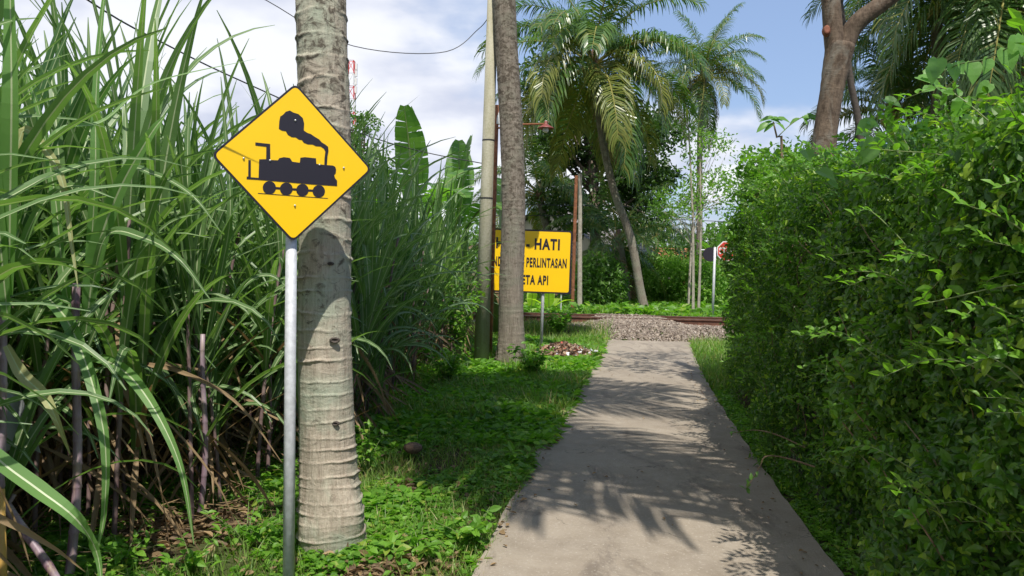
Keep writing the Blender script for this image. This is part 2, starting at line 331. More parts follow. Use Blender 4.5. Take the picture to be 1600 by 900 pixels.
# ================================================================== SETTING
# ---- ground
def grid(xs, ys, zf):
    X, Y = np.meshgrid(xs, ys); V = np.stack([X, Y, zf(X, Y)], -1).reshape(-1, 3); nx = len(xs)
    i = np.arange(len(ys) - 1)[:, None] * nx; j = np.arange(nx - 1)[None]
    return V, np.stack([i + j, i + j + 1, i + nx + j + 1, i + nx + j], -1).reshape(-1, 4)
xs = np.concatenate([np.linspace(-600, -20, 14)[:-1], np.linspace(-20, -5, 30)[:-1], np.linspace(-5, 8, 90)[:-1], np.linspace(8, 30, 30)[:-1], np.linspace(30, 600, 14)])
ys = np.concatenate([np.linspace(-60, -4, 12)[:-1], np.linspace(-4, 24, 190)[:-1], np.linspace(24, 60, 40)[:-1], np.linspace(60, 1200, 16)])
B().add(*grid(xs, ys, gh)).obj('ground', M['soil'], smooth=True, kind='structure')
# ---- path
LE = [ground(*p) for p in ((740, 900), (783, 810), (830, 715), (885, 625), (915, 575), (943, 533))]
RE = [ground(*p) for p in ((1312, 900), (1246, 800), (1198, 730), (1133, 650), (1108, 600), (1088, 565), (1078, 533))]
LY = [p.y for p in LE]; LX = [p.x for p in LE]; RY = [p.y for p in RE]; RX = [p.x for p in RE]
PEND = 17.1
def ext(y, Y, X):
    y = np.asarray(y, float); r = np.interp(y, Y, X); k = (X[1] - X[0]) / (Y[1] - Y[0])
    return np.where(y < Y[0], X[0] + (y - Y[0]) * k, r)
CL = np.polyfit(LY, LX, 2); CR = np.polyfit(RY, RX, 2)
def pathL(y): y = np.asarray(y, float); yc = np.clip(y, 4.1, 18); return np.polyval(CL, yc) + (y - yc) * np.polyval(np.polyder(CL), yc)
def pathR(y): y = np.asarray(y, float); yc = np.clip(y, 4.1, 18); return np.polyval(CR, yc) + (y - yc) * np.polyval(np.polyder(CR), yc)
b = B(); ys = np.linspace(-4, PEND, 150); nx = 14; rows = []
for y in ys:
    jl = .007 * math.sin(y * 7.1) + .005 * math.sin(y * 17.3) + random.uniform(-.006, .006); jr = .006 * math.sin(y * 6.3 + 1) + random.uniform(-.007, .007)
    l = float(pathL(y)) + jl; r = float(pathR(y)) + jr; row = [(l - .01, y, -.14), (l - .004, y, -.015)]
    for i in range(nx): 
        u = i / (nx - 1); row.append((l + (r - l) * u, y + (.05 * math.sin(u * 9) + .03 * math.sin(u * 23) if y == ys[-1] else 0), .004 * math.sin(u * 3.14)))
    row += [(r + .004, y, -.015), (r + .01, y, -.14)]; rows.append(row)
V = np.array(rows).reshape(-1, 3); W_ = nx + 4
i = np.arange(len(ys) - 1)[:, None] * W_; j = np.arange(W_ - 1)[None]
b.add(V, np.stack([i + j, i + j + 1, i + W_ + j + 1, i + W_ + j], -1).reshape(-1, 4)).obj('path', M['concrete'], kind='structure')

# ---- railway
tr = thing('railway_track', 'rusty railway track crossing the end of the concrete path', 'railway track', (2, TRK, .2))
def rail(y):
    b = B(); prof = [(-.06, 0), (.06, 0), (.06, .015), (.012, .03), (.010, .11), (.034, .125), (.034, .152), (-.034, .152), (-.034, .125), (-.010, .11), (-.012, .03), (-.06, .015)]
    n = len(prof); V = [(x, p[0], p[1]) for x in (-40, 40) for p in prof]
    for k in range(n):
        k2 = (k + 1) % n; b.add([V[k], V[k2], V[n + k2], V[n + k]], [[0, 1, 2, 3]], 1 if k == 6 else 0)
    return b.mesh('rail', [M['railrust'], M['railtop']])
rme = rail(0)
for y in (-.57, .57): link('rail', rme, tr, (0, y, .0))
for y in (-.45, .45):                                       # check rails beside the crossing
    b = B(); b.box((0, 0, .06), (9, .05, .11)); b.obj('check_rail', M['railrust'], tr, loc=(1.2, y, 0))
b = B(); b.box((0, 0, 0), (.22, 2.0, .12)); sme = b.mesh('sleeper', M['darkbark'])
for k in range(-20, 26): link('sleeper', sme, tr, (k * .62, 0, -.055))
# ballast
def rock():
    V = np.array([[0, 0, 1], [1, 0, 0], [0, 1, 0], [-1, 0, 0], [0, -1, 0], [0, 0, -1]], float) * [1, .8, .6] + rng.normal(size=(6, 3)) * .22
    return V, np.array([[0, 1, 2], [0, 2, 3], [0, 3, 4], [0, 4, 1], [5, 2, 1], [5, 3, 2], [5, 4, 3], [5, 1, 4]])
b = B()
def stones(n, x0, x1, y0, y1, s0, s1, keep=None, lift=0.0):
    for _ in range(5):
        m = n // 5; x = rng.uniform(x0, x1, m); y = rng.uniform(y0, y1, m)
        if keep is not None: q = keep(x, y); x = x[q]; y = y[q]
        z = gh(x, y) + .006 + lift; s_ = rng.uniform(s0, s1, len(x))
        scatter(b, rock(), np.stack([x, y, z + s_ * .3], -1), frames(rdir(len(x)), rdir(len(x))), s_)
def kb(x, y):
    l = 2.15 - (y - 17) * .35 + .25 * np.sin(y * 5); return (x > l + rng.normal(size=len(x)) * .15) & (y > PEND - .02)
stones(17000, 1.0, 7.5, PEND - .1, TRK + 1.6, .018, .04, kb)
stones(7000, -6, 16, TRK - 1.4, TRK + 1.6, .025, .05)
b.obj('ballast', M['stone'], kind='stuff', label='grey brown crushed stone ballast between path end and rails')
b = B(); stones(7000, 1.8, 4.2, TRK - 2.2, TRK + .95, .018, .036, lift=.0)
b.obj('crossing_fill', M['stone'], kind='stuff', label='crushed stone packed level between the two rails at the crossing')

# ================================================================== SIGNS
# ---- diamond sign
SP = ground(451, 902); SP.z = -.06
yaw = R(34); c0 = at(460, 253, 4.1); c0.x, c0.y = SP.x + (c0.x - SP.x), SP.y - .05
nS = Vector((math.sin(yaw), -math.cos(yaw), 0)); uS = Vector((math.cos(yaw), math.sin(yaw), 0)); vS = Vector((0, 0, 1))
pc = at(460, 253, 4.06); pole_top = at(459, 300, 4.12)
sign = thing('railway_crossing_sign', 'yellow diamond warning sign with black steam locomotive on grey post', 'road sign', (SP.x, SP.y, -.06))
SL = sign.location.copy()
def onsign(px, py):
    v = RM @ Vector(((px - 800) / FPX, (450 - py) / FPX, -1)); t = (pc - CAMLOC).dot(nS) / v.dot(nS); p = CAMLOC + v * t - pc
    return p.dot(uS), p.dot(vS)
def zs(x, y): return onsign(320 + x * .31111, 120 + y * .31111)
def plate(pts, t, off, mat, name, parent, mi=0, bev=0):
    b = B(); n = len(pts)
    f = [pc + uS * u + vS * v + nS * (off + t) - SL for u, v in pts]; k = [pc + uS * u + vS * v + nS * off - SL for u, v in pts]
    b.poly(f); b.poly(k[::-1])
    for i in range(n): j = (i + 1) % n; b.add([f[i], k[i], k[j], f[j]], [[0, 1, 2, 3]])
    return b.obj(name, mat, parent)
def rounded(cs, r, n=6):
    o = []
    for i in range(len(cs)):
        p = np.array(cs[i]); a = np.array(cs[i - 1]); c = np.array(cs[(i + 1) % len(cs)]); d1 = nrm(a - p); d2 = nrm(c - p)
        s_, e = p + d1 * r, p + d2 * r
        for k in range(n + 1):
            t = k / n; o.append(tuple((1 - t) ** 2 * s_ + 2 * t * (1 - t) * p + t * t * e))
    return o
HD = (max(abs(zs(35, 395)[0]), abs(zs(833, 465)[0])) + max(abs(zs(455, 38)[1]), abs(zs(440, 826)[1]))) / 2
print('sign half diag', HD, zs(35, 395), zs(833, 465), zs(455, 38), zs(440, 826))
dc = [zs(30, 392), zs(455, 33), zs(838, 466), zs(441, 832)][::-1]
plate(rounded(dc, .035), .004, 0, M['black'], 'border', sign)
di = [tuple(np.array(p) * (1 - .036)) for p in dc]
plate(rounded(di, .028), .0015, .0042, M['yellow'], 'face', sign)
body = [(252, 330), (326, 338), (327, 418), (365, 420), (372, 409), (395, 404), (425, 408), (437, 427), (475, 432), (478, 407), (500, 404), (556, 410), (558, 438), (598, 443), (640, 446), (652, 452), (657, 466), (655, 485), (647, 494), (652, 510), (662, 522), (662, 549), (540, 541), (400, 529), (270, 518), (208, 514), (209, 501), (216, 502), (217, 418), (229, 420), (229, 505), (268, 508), (271, 415), (306, 414), (307, 352), (252, 345)]
smoke = [(598, 442), (611, 443), (614, 400), (619, 374), (617, 352), (602, 340), (585, 330), (572, 315), (550, 302), (530, 288), (512, 282), (495, 270), (497, 235), (490, 208), (468, 188), (442, 180), (425, 170), (405, 176), (390, 192), (377, 200), (372, 225), (370, 262), (385, 271), (405, 274), (415, 292), (435, 304), (455, 305), (470, 316), (485, 318), (495, 332), (515, 340), (540, 341), (555, 349), (580, 351), (596, 362), (603, 376), (599, 410)]
plate([zs(*p) for p in body][::-1], .0012, .0062, M['black'], 'locomotive_symbol', sign)
plate([zs(*p) for p in smoke][::-1], .0010, .0061, M['black'], 'smoke_symbol', sign)
for cx, cy, r in ((322, 557, 33), (407, 563, 32), (488, 569, 31), (570, 575, 31)):
    plate([zs(cx + r * math.cos(a), cy + r * math.sin(a)) for a in np.linspace(0, 2 * np.pi, 25)[:-1]][::-1], .0014, .0063, M['black'], 'wheel_symbol', sign)
plate([zs(*p) for p in ((322, 551), (570, 569), (570, 580), (322, 563))][::-1], .0008, .0061, M['black'], 'rod_symbol', sign)
plate([zs(*p) for p in ((265, 583.5), (616, 609.5), (616, 612.5), (265, 587))][::-1], .0008, .0061, M['black'], 'rail_line_symbol', sign)
q = nS.to_track_quat('Z', 'Y')
for p in ((452, 220), (193, 410), (325, 421), (573, 443), (695, 458), (450, 647)):
    u, v = zs(*p); b = B(); b.lathe([(0, .0045), (.003, .004), (.0055, .001), (.0055, -.003)], seg=10)
    o = b.obj('bolt', M['bolt'], sign, smooth=True); o.location = pc + uS * u + vS * v + nS * .009 - SL; o.rotation_euler = q.to_euler()
b = B(); top = pole_top - nS * .035; b.tube([Vector((SP.x, SP.y, -.1)) - SL, (Vector((SP.x, SP.y, 0)) + top) / 2 - SL, Vector((top.x, top.y, top.z + .18)) - SL], .029, 16)
b.obj('post', M['galv'], sign, smooth=True)
for dz in (-.1, .14):
    b = B(); pb = top + Vector((0, 0, dz)) - SL; b.tube([pb - vS * .02, pb + vS * .02], .034, 16); o = b.obj('clamp', M['galv'], sign)

# ---- rectangular sign
def text(body_, size, parent, loc, mat, sx=1, bold=.012, sp=1.0, rot=None):
    cu = bpy.data.curves.new('lettering', 'FONT'); cu.body = body_; cu.size = size; cu.align_x = 'CENTER'; cu.align_y = 'CENTER'; cu.extrude = .0015; cu.offset = bold; cu.space_character = sp; cu.resolution_u = 3
    cu.materials.append(mat); o = bpy.data.objects.new('lettering', cu); C.objects.link(o); o.parent = parent; o.location = loc; o.rotation_euler = rot or (R(90), 0, 0); o.scale = (sx, 1, 1)
    me = bpy.data.meshes.new_from_object(o); me.name = 'lettering'; n_ = bpy.data.objects.new('lettering', me); C.objects.link(n_); n_.parent = parent; n_.location = o.location; n_.rotation_euler = o.rotation_euler; n_.scale = o.scale; bpy.data.objects.remove(o); n_.name = 'lettering'; return n_
bp = at(823.5, 408, 14.7); g1 = ground(849, 552)
hs = thing('warning_board', 'yellow rectangular board lettered HATI - HATI behind the second palm trunk', 'road sign', (bp.x, bp.y, 0)); hs.rotation_euler = (0, R(.6), R(2))
z0 = bp.z; bw, bh = 1.60, 1.165
def rrect(w_, h_, r): return rounded([(-w_ / 2, -h_ / 2), (w_ / 2, -h_ / 2), (w_ / 2, h_ / 2), (-w_ / 2, h_ / 2)], r)
def vplate(pts, y0, y1, mat, name, parent, zc):
    b = B(); n = len(pts); f = [(u, y0, v + zc) for u, v in pts]; k = [(u, y1, v + zc) for u, v in pts]; b.poly(f); b.poly(k[::-1])
    for i in range(n): j = (i + 1) % n; b.add([f[i], k[i], k[j], f[j]], [[0, 1, 2, 3]])
    return b.obj(name, mat, parent)
vplate(rrect(bw, bh, .05), -.004, 0.02, M['black'], 'border', hs, z0)
vplate(rrect(bw - .06, bh - .06, .04), -.006, -.0045, M['yellow'], 'face', hs, z0)
text('HATI - HATI', .27, hs, (-.01, -.008, z0 + .31), M['black'], .71, .011, 1.16)
text('MENDEKATI   PERLINTASAN', .235, hs, (-.04, -.008, z0 - .03), M['black'], .455, .008, 1.14)
text('KERETA API', .23, hs, (.02, -.008, z0 - .35), M['black'], .53, .009, 1.18)
for x in (-.3, .3):
    b = B(); b.tube([(x, .05, -.1), (x, .05, z0 + .4)], .03, 10); b.obj('post', M['galv'], hs, smooth=True)

# ---- dark sign back behind it
p = ground(877, 500, .1); ds = thing('sign_seen_from_behind', 'dark square sign back on thin post beyond the rails', 'road sign', (p.x, 23.5, 0)); dd = 23.5
pz = at(884, 440, dd); ds.location = (pz.x, dd, 0)
b = B(); b.box((0, 0, pz.z), (.32, .02, .75)); b.obj('panel', M['black'], ds)
b = B(); b.tube([(-.12, .03, -.1), (-.12, .03, pz.z + .3)], .022, 8); b.obj('post', M['galv'], ds)

# ---- red stop sign on the right
p = at(1113, 505, 22.5); st = thing('stop_sign', 'red and white crossing sign on leaning grey post beside hedge end', 'road sign', (p.x, p.y, 0))
tp = at(1117, 392, 22.3) - st.location
b = B(); b.tube([(0, 0, -.1), (tp.x, tp.y, tp.z + .1)], .035, 10); b.obj('post', M['galv'], st, smooth=True)
oc = [(.30 * math.cos(R(22.5 + 45 * k)), .30 * math.sin(R(22.5 + 45 * k))) for k in range(8)]
oc2 = [(a * .9, c * .9) for a, c in oc]; cx = .36
o = vplate([(a + cx + tp.x, c) for a, c in oc], -.05, -.03, M['white'], 'border', st, tp.z)
o = vplate([(a + cx + tp.x, c) for a, c in oc2], -.054, -.051, M['red'], 'face', st, tp.z)
text('STOP', .25, st, (cx + tp.x, -.057, tp.z), M['white'], .75, .006)
b = B(); b.lathe([(0, .0), (.2, 0), (.2, .02), (0, .02)], seg=20); o = b.obj('round_back', M['black'], st); o.location = (tp.x - .12, tp.y + .05, tp.z - .1); o.rotation_euler = (R(90), 0, 0)
b = B(); b.tube([(tp.x - .35, 0, tp.z + .02), (tp.x + .3, 0, tp.z + .02)], .02, 6); b.obj('cross_bar', M['galv'], st)

# ================================================================== POLES, LAMP, WIRES
cp0 = ground(752, 566); cpt = at(770, 0, cp0.y + .1); up = thing('utility_pole', 'thick mossy concrete pole standing at the cane edge beside second palm', 'pole', (cp0.x, cp0.y, -.05))
d = cpt - cp0; b = B(); b.tube([Vector((0, 0, -.1)), d * .5, d * 1.25], [.125, .10, .08], 20); b.obj('shaft', M['pole'], up, smooth=True)
for f in (.46, .62):
    b = B(); q0 = d * f; r = .125 - .04 * f; b.tube([q0 - Vector((0, 0, .012)), q0 + Vector((0, 0, .012))], r, 18); b.obj('wire_band', M['wire'], up)
rp0 = ground(765, 553); rp = thing('rusty_lamp_post', 'rusty brown pipe post with a lamp arm beside the mossy concrete pole', 'lamp post', (rp0.x, rp0.y, -.05))
rt = at(776, 160, rp0.y + .02) - rp0; b = B(); b.tube([Vector((0, 0, -.1)), rt * .5, rt], .045, 10); b.obj('pipe', M['rust'], rp, smooth=True)
a0 = at(776, 196, rp0.y) - rp0; a1 = at(853, 189, rp0.y - .3) - rp0
b = B(); b.tube([a0, (a0 + a1) / 2 + Vector((0, 0, .03)), a1], .018, 8); b.obj('arm', M['rust'], rp)
b = B(); b.lathe([(.0, .12), (.03, .12), (.05, .04), (.055, -.08), (0, -.08)], seg=12); b.obj('insulator', M['white'], rp, loc=rt + Vector((0.02, 0, -.25)))
LSC = .64
lh = thing('hanging_lamp', 'red enamel shade lamp hanging from the thin arm above warning board', 'lamp', a1 + rp0)
b = B(); b.lathe([(0, -.0), (.03, -.0), (.045, -.05), (.05, -.09), (.09, -.11), (.20, -.17), (.235, -.20), (.228, -.205), (.19, -.18), (.05, -.13), (0, -.13)], seg=24); b.obj('lamp_shade', M['lampred'], lh, smooth=True)
b = B(); b.lathe([(0.0, -.14), (.07, -.15), (.078, -.19), (.085, -.25), (.07, -.29), (.03, -.31), (0, -.312)], seg=18); b.obj('bulb', M['white'], lh, smooth=True)
b = B(); b.lathe([(0, .0), (.025, .0), (.035, -.03), (.03, -.05), (0, -.05)], (0, 0, .01), seg=12); b.obj('socket', M['galv'], lh); lh.scale = (LSC,) * 3
p0 = ground(896, 494, .1); p0 = Vector((p0.x, 23.0, 0)); pa = at(894, 490, 23); pb_ = at(900, 275, 23)
rb = thing('rusty_pole', 'thin rusty brown pole right of the warning board beyond the rails', 'pole', (pa.x, pa.y, 0))
b = B(); b.tube([(0, 0, -.1), Vector((pb_.x - pa.x, 0, pb_.z))], .05, 8); b.obj('pipe', M['rust'], rb)
pa = at(906, 490, 24.5); pb_ = at(906, 272, 24.5); gp = thing('weathered_post', 'grey weathered post just right of the thin rusty pole', 'pole', (pa.x, pa.y, 0))
b = B(); b.tube([(0, 0, -.1), Vector((pb_.x - pa.x, 0, pb_.z))], [.08, .055], 8); b.obj('shaft', M['palebark'], gp)
def cable(pts, r, label):
    P = spline(pts, 40); o = B().tube(P - np.array(P[0]), r, 5).obj('cable', M['wire'], loc=P[0]); tag(o, label, 'cable')
cable([at(-420, -420, 5), at(100, -25, 6.5), at(270, 75, 8), at(400, 137, 9.5), at(563, 208, 12), at(660, 237, 13), cp0 + d * .545], .0085, 'dark cable slanting down over the cane from top left to concrete pole')
cable([at(300, -60, 11), at(415, 0, 11.5), at(545, 70, 12.2), at(690, 82, 13), at(748, 45, 13.3), cp0 + d * .97], .007, 'thin sagging cable between the first palm trunk and concrete pole')
P = [(770, 318), (960, 322), (1130, 330)]
cable([at(760, 319, 30), at(940, 322, 30), at(1250, 330, 30)], .014, 'upper of the far wires passing behind the tall palms')
cable([at(760, 337, 30), at(940, 338, 30), at(1250, 352, 30)], .014, 'lower of the far wires passing behind the tall palms')

# ---- radio mast
mt = at(549, 95, 190); ms = thing('radio_mast', 'distant red and white lattice radio mast beside first palm trunk', 'radio mast', (mt.x, mt.y, 0))
H = mt.z; segs = 16
for k in range(segs):
    z0_, z1_ = H * k / segs, H * (k + 1) / segs; w0, w1 = 1.9 - 1.2 * k / segs, 1.9 - 1.2 * (k + 1) / segs; b = B(); cs = [(-1, -1), (1, -1), (1, 1), (-1, 1)]
    for i_, (a, c) in enumerate(cs):
        a2, c2 = cs[(i_ + 1) % 4]
        b.tube([(a * w0, c * w0, z0_), (a * w1, c * w1, z1_)], .12, 4); b.tube([(a * w0, c * w0, z0_), (a2 * w1, c2 * w1, z1_)], .07, 3); b.tube([(a * w1, c * w1, z1_), (a2 * w1, c2 * w1, z1_)], .07, 3)
    b.obj('lattice_section', M['red' if k % 2 else 'white'], ms)
b = B()
for z_ in (.97, .94, .90, .86):
    for a in (-1.2, 1.2): b.box((a, 0, H * z_), (.5, .5, 1.6))
b.obj('antenna', M['white'], ms)

# ================================================================== PALMS
def frond_mesh(name, L, e0, droop, seed, ll=.98, n=72, g=.55, mats=None, split=0, wid=.0195):
    r = np.random.default_rng(seed); ns = 22; s_ = np.linspace(0, 1, ns); e = R(e0) - R(droop) * s_ ** 1.25
    dx = np.cos(e) * L / ns; dz = np.sin(e) * L / ns; yy = np.cumsum(r.normal() * .01 * s_)
    P = np.stack([np.cumsum(dx) - dx[0], yy, np.cumsum(dz) - dz[0]], -1)
    b = B(); b.tube(P, .035 * (1 - s_ * .88) * L / 4, 5, 1, cap=False)
    t = np.repeat(np.linspace(.16, .995, n), 2); t = t + r.normal(size=len(t)) * .004; t = np.clip(t, .1, 1); side = np.tile([1., -1.], n)
    p0 = np.stack([np.interp(t, s_, P[:, k]) for k in range(3)], -1); et = np.interp(t, s_, e)
    T = np.stack([np.cos(et), 0 * et, np.sin(et)], -1); U = np.stack([-np.sin(et), 0 * et, np.cos(et)], -1); Y = np.zeros_like(T); Y[:, 1] = side
    fw = .35 + .9 * t ** 2; d0 = nrm(Y * 1.0 + T * fw[:, None] + U * (.28 + .15 * r.normal(size=len(t)))[:, None] + r.normal(size=T.shape) * .07)
    l = ll * (.42 + .58 * np.sin(np.pi * np.clip(.12 + t * .86, 0, 1)) ** .8) * r.uniform(.82, 1.1, len(t)); down = np.array([0, 0, -1.])
    gg = (g * r.uniform(.75, 1.25, len(t)))[:, None]
    p1 = p0 + d0 * (l * .4)[:, None]; d1 = nrm(d0 + down * gg * 1.1); p2 = p1 + d1 * (l * .34)[:, None]; d2 = nrm(d1 + down * gg * 1.5); p3 = p2 + d2 * (l * .3)[:, None]
    wv = nrm(T - d0 * np.sum(T * d0, 1)[:, None]); w = wid * r.uniform(.8, 1.2, len(t))[:, None]
    V = np.stack([p0 - wv * w * .6, p0 + wv * w * .6, p1 + wv * w, p1 - wv * w, p2 + wv * w * .8, p2 - wv * w * .8, p3], 1).reshape(-1, 3)
    o = (np.arange(len(t)) * 7)[:, None]; b.add(V, (np.array([[0, 1, 2, 3]]) + o), 0); b.f.append((np.array([[3, 2, 4, 5]]) + o + b.n - len(V), 0)); b.f.append((np.array([[5, 4, 6]]) + o + b.n - len(V), 0))
    return b.mesh('frond', mats or [M['frond'], M['rachis']])
FR = {}
for i_, (e0, dr) in enumerate(((82, 55), (68, 80), (52, 95), (36, 95), (18, 90), (0, 80), (-22, 62), (-48, 38))):
    for k in range(2):
        FR[(i_, k)] = frond_mesh('frond', 4.0, e0 + random.uniform(-5, 5), dr + random.uniform(-8, 8), 10 * i_ + k, g=.55 + .07 * i_)
FRY = [frond_mesh('frond', 4.0, e0, dr, 100 + e0 + 90, g=.9, mats=[M['frond_y'], M['rachis']]) for e0, dr in ((20, 105), (0, 85), (-25, 60))]
FRD = frond_mesh('frond', 3.2, -55, 30, 777, g=1.2, mats=[M['frond_dead'], M['twig']], n=34)
bco = B(); bco.lathe([(0, -.13), (.06, -.12), (.1, -.06), (.115, 0), (.1, .07), (.06, .12), (0, .135)], seg=10); COCO = bco.mesh('coconut', M['coconut'], True)
def trunk_mesh(P, r0, r1, ring, seg, mat, amp=.05, flare=.3, per=4, seed=1, bulge=None, grow=0.0, ringmax=.15):
    """ringed palm trunk: leaf scars as thin raised ledges of uneven spacing, tilt and strength"""
    r = np.random.default_rng(seed); P = np.array([list(p) for p in P]); Ltot = np.linalg.norm(np.diff(P, axis=0), axis=1).sum(); n = int(Ltot / ring * per) + 1
    D_ = spline(P, 600); al = np.concatenate([[0], np.cumsum(np.linalg.norm(np.diff(D_, axis=0), axis=1))]); Ltot = al[-1]; s_ = np.linspace(0, Ltot, n); C_ = np.stack([np.interp(s_, al, D_[:, k_]) for k_ in range(3)], -1); rad = r0 + (r1 - r0) * (s_ / Ltot) ** .7; rad = rad * (1 + flare * np.exp(-(s_ / .46) ** 1.8))
    ph = np.concatenate([[0], np.cumsum((Ltot / (n - 1)) / np.minimum(ring + grow * s_[1:], ringmax))]); m = int(ph[-1]) + 3; k = np.arange(m); ph = ph + np.interp(ph, k, r.uniform(-.22, .22, m))
    am = r.uniform(.35, 1.35, m); th = np.linspace(0, 2 * np.pi, seg, endpoint=False)
    T = nrm(np.gradient(C_, axis=0)); a = nrm(np.cross(T, [0, 1, 0.0])); b2 = np.cross(T, a)
    tl = r.normal(size=m) * .13; tp = r.uniform(0, 6.28, m)
    PH = ph[:, None] + np.interp(ph, k, tl)[:, None] * np.cos(th[None] + np.interp(ph, k, tp)[:, None]) + .035 * np.sin(th * 5 + s_[:, None] * 3) + .02 * np.sin(th * 11 - s_[:, None] * 5)
    fr = PH % 1; A = np.interp(PH.ravel(), k, am).reshape(PH.shape) * (.7 + .5 * np.sin(th * 2 + s_[:, None] * 4.3))
    ledge = np.where(fr > .78, ((fr - .78) / .12).clip(0, 1), 0) * np.where(fr > .90, ((1 - fr) / .10).clip(0, 1), 1) + .35 * fr
    R_ = rad[:, None] * (1 + amp * A * (ledge - .2) + .018 * np.sin(th * 3 + s_[:, None] * 1.7) + .010 * np.sin(th * 7 + s_[:, None] * 9) + r.normal(size=(n, seg)) * .0035)
    if flare > .2: R_ += (np.exp(-(s_ / .42) ** 3)[:, None] * (.016 * np.sin(th * 9 + 1 + s_[:, None] * 6) + .010 * np.sin(th * 23 + s_[:, None] * 14) + r.normal(size=(n, seg)) * .004))
    if bulge:
        for (bs, bt, ba, bw_) in bulge: R_ += ba * np.exp(-((s_[:, None] - bs) / bw_) ** 2 - ((np.angle(np.exp(1j * (th[None] - bt)))) / .55) ** 2)
    V = C_[:, None] + R_[..., None] * (np.cos(th)[None, :, None] * a[:, None] + np.sin(th)[None, :, None] * b2[:, None])
    b = B(); i = np.arange(n - 1)[:, None] * seg; j = np.arange(seg)[None]; kk = (j + 1) % seg
    b.add(V.reshape(-1, 3), np.stack([i + j, i + kk, i + seg + kk, i + seg + j], -1).reshape(-1, 4)); return b.mesh('trunk', mat, True)
def crown(t, top, L, levels, rs, yellow=0, dead=0, coco=8, tilt=(0, 0), az0=0, skip=None):
    """levels: list of (level index, count)"""
    s0 = L / 4.0; c = link('crown', None, t, loc=top); k = 0
    c['label'] = 'radiating crown of feathery fronds'
    for lv, cnt in levels:
        for i in range(cnt):
            az = az0 + 2 * math.pi * (i + .37 * k) / cnt + rs.uniform(-.25, .25); k += 1
            if skip and skip[0] < math.degrees(az) % 360 < skip[1]: continue
            me = FR[(lv, rs.randint(0, 1))]
            if yellow and lv >= 4 and rs.random() < yellow: me = FRY[min(2, lv - 4)]
            link('frond', me, c, loc=(0.08 * math.cos(az), .08 * math.sin(az), .1 - .04 * lv), rot=(rs.uniform(-.15, .15), rs.uniform(-.08, .08), az), scale=s0 * rs.uniform(.88, 1.1))
    for i in range(dead): link('frond', FRD, c, loc=(0, 0, -.25), rot=(0, 0, rs.uniform(0, 6.28)), scale=s0 * rs.uniform(.7, 1))
    for i in range(coco):
        az = rs.uniform(0, 6.28); link('coconut', COCO, c, loc=(.27 * math.cos(az), .27 * math.sin(az), -.12 - rs.uniform(0, .35)), rot=(rs.uniform(-.4, .4), rs.uniform(-.4, .4), az), scale=rs.uniform(.85, 1.15))
    b = B(); b.tube([(0, 0, -.25), (0, 0, .1), (.03, 0, .5)], [.16, .2, .07], 10); b.obj('fibre_sheath', M['huskbrown'], c, smooth=True)
    return c
# first palm trunk
T1 = [ground(520, 852)]; T1[0].y += .17
D1 = T1[0].y + .02
pts = [Vector((T1[0].x - .005, T1[0].y, -.12)), at(519, 840, D1), at(513, 700, D1), at(508, 560, D1), at(507, 400, D1), at(507, 200, D1), at(501, 0, D1), at(500, -250, D1 + .05), at(522, -520, D1 + .15), at(590, -920, D1 + .3)]  # bend above the frame carries the frond shadows onto the path
p1 = thing('coconut_palm', 'thick pale ringed palm trunk with lichen right behind the diamond sign', 'palm tree', (T1[0].x, T1[0].y, 0))
loc = lambda P, o: [Vector(p) - o.location for p in P]
tm = trunk_mesh(loc(pts, p1), .162, .128, .056, 64, M['palm1'], .055, .20, 10, 3, bulge=[(.28, 2.45, .045, .13), (.2, 1.2, .02, .1)], grow=.030, ringmax=.14)
link('trunk', tm, p1)
# knots / scars on the trunk
for (px, py, s_) in ((523, 532, .015), (524, 662, .011), (516, 412, .009)):
    pp = at(px, py, D1 - .150) - p1.location; b = B(); b.lathe([(0, -.004), (s_ * .5, .0), (s_, .006), (s_ * 1.35, .001), (s_ * 1.5, -.012)], seg=9)
    o = b.obj('knot', M['darkbark'], p1); o.location = pp; o.rotation_euler = (R(90), 0, rng.uniform(-.3, .3) + (px - 510) / 90.); o.scale = (1.4, .8, 1)
rs = random.Random(5); TOP1 = Vector(pts[-1]) - p1.location
c1_ = crown(p1, TOP1, 4.9, [(0, 2), (1, 6), (2, 9), (3, 10), (4, 8)], rs, .2, 0, 6, skip=(115, 292))  # unseen crown; fronds left out so sun reaches sign and cane
for k_, (lv_, az_) in enumerate(((2, 298), (3, 309), (3, 324))): link('frond', FR[(lv_, k_ % 2)], c1_, loc=(0, 0, 0), rot=(0, 0, R(az_)), scale=1.3)  # extra unseen fronds, added to cast shadows on the near path
# second palm
T2 = ground(797, 568); D2 = T2.y
pts = [Vector((T2.x, T2.y, -.1)), at(799, 540, D2), at(799, 450, D2), at(802, 330, D2), at(799, 200, D2), at(791, 60, D2), at(787, -40, D2), at(778, -300, D2), at(765, -620, D2)]
p2 = thing('coconut_palm', 'slim dark grey palm trunk standing in front of the warning board', 'palm tree', (T2.x, T2.y, 0))
link('trunk', trunk_mesh(loc(pts, p2), .205, .155, .10, 36, M['palm2'], .028, .22, 6, 9, grow=.01), p2)
crown(p2, Vector(pts[-1]) - p2.location, 4.0, [(0, 2), (1, 4), (2, 4), (3, 4), (4, 4), (5, 3)], rs, .2, 1, 8)
def palm(base_px, D, pxs, r0, r1, label, L, levels, seed, yellow=.3, dead=1, coco=8, seg=14, az0=0):
    g0 = at(base_px[0], base_px[1], D); pts = [Vector((g0.x, g0.y, -.1))] + [at(x, y, D) for x, y in pxs]; rs = random.Random(seed)
    t = thing('coconut_palm', label, 'palm tree', (g0.x, g0.y, 0)); link('trunk', trunk_mesh(loc(pts, t), r0, r1, .16, seg, M['palmfar'], .05, .25, 4, seed), t)
    crown(t, Vector(pts[-1]) - t.location, L, levels, rs, yellow, dead, coco, az0=az0); return t
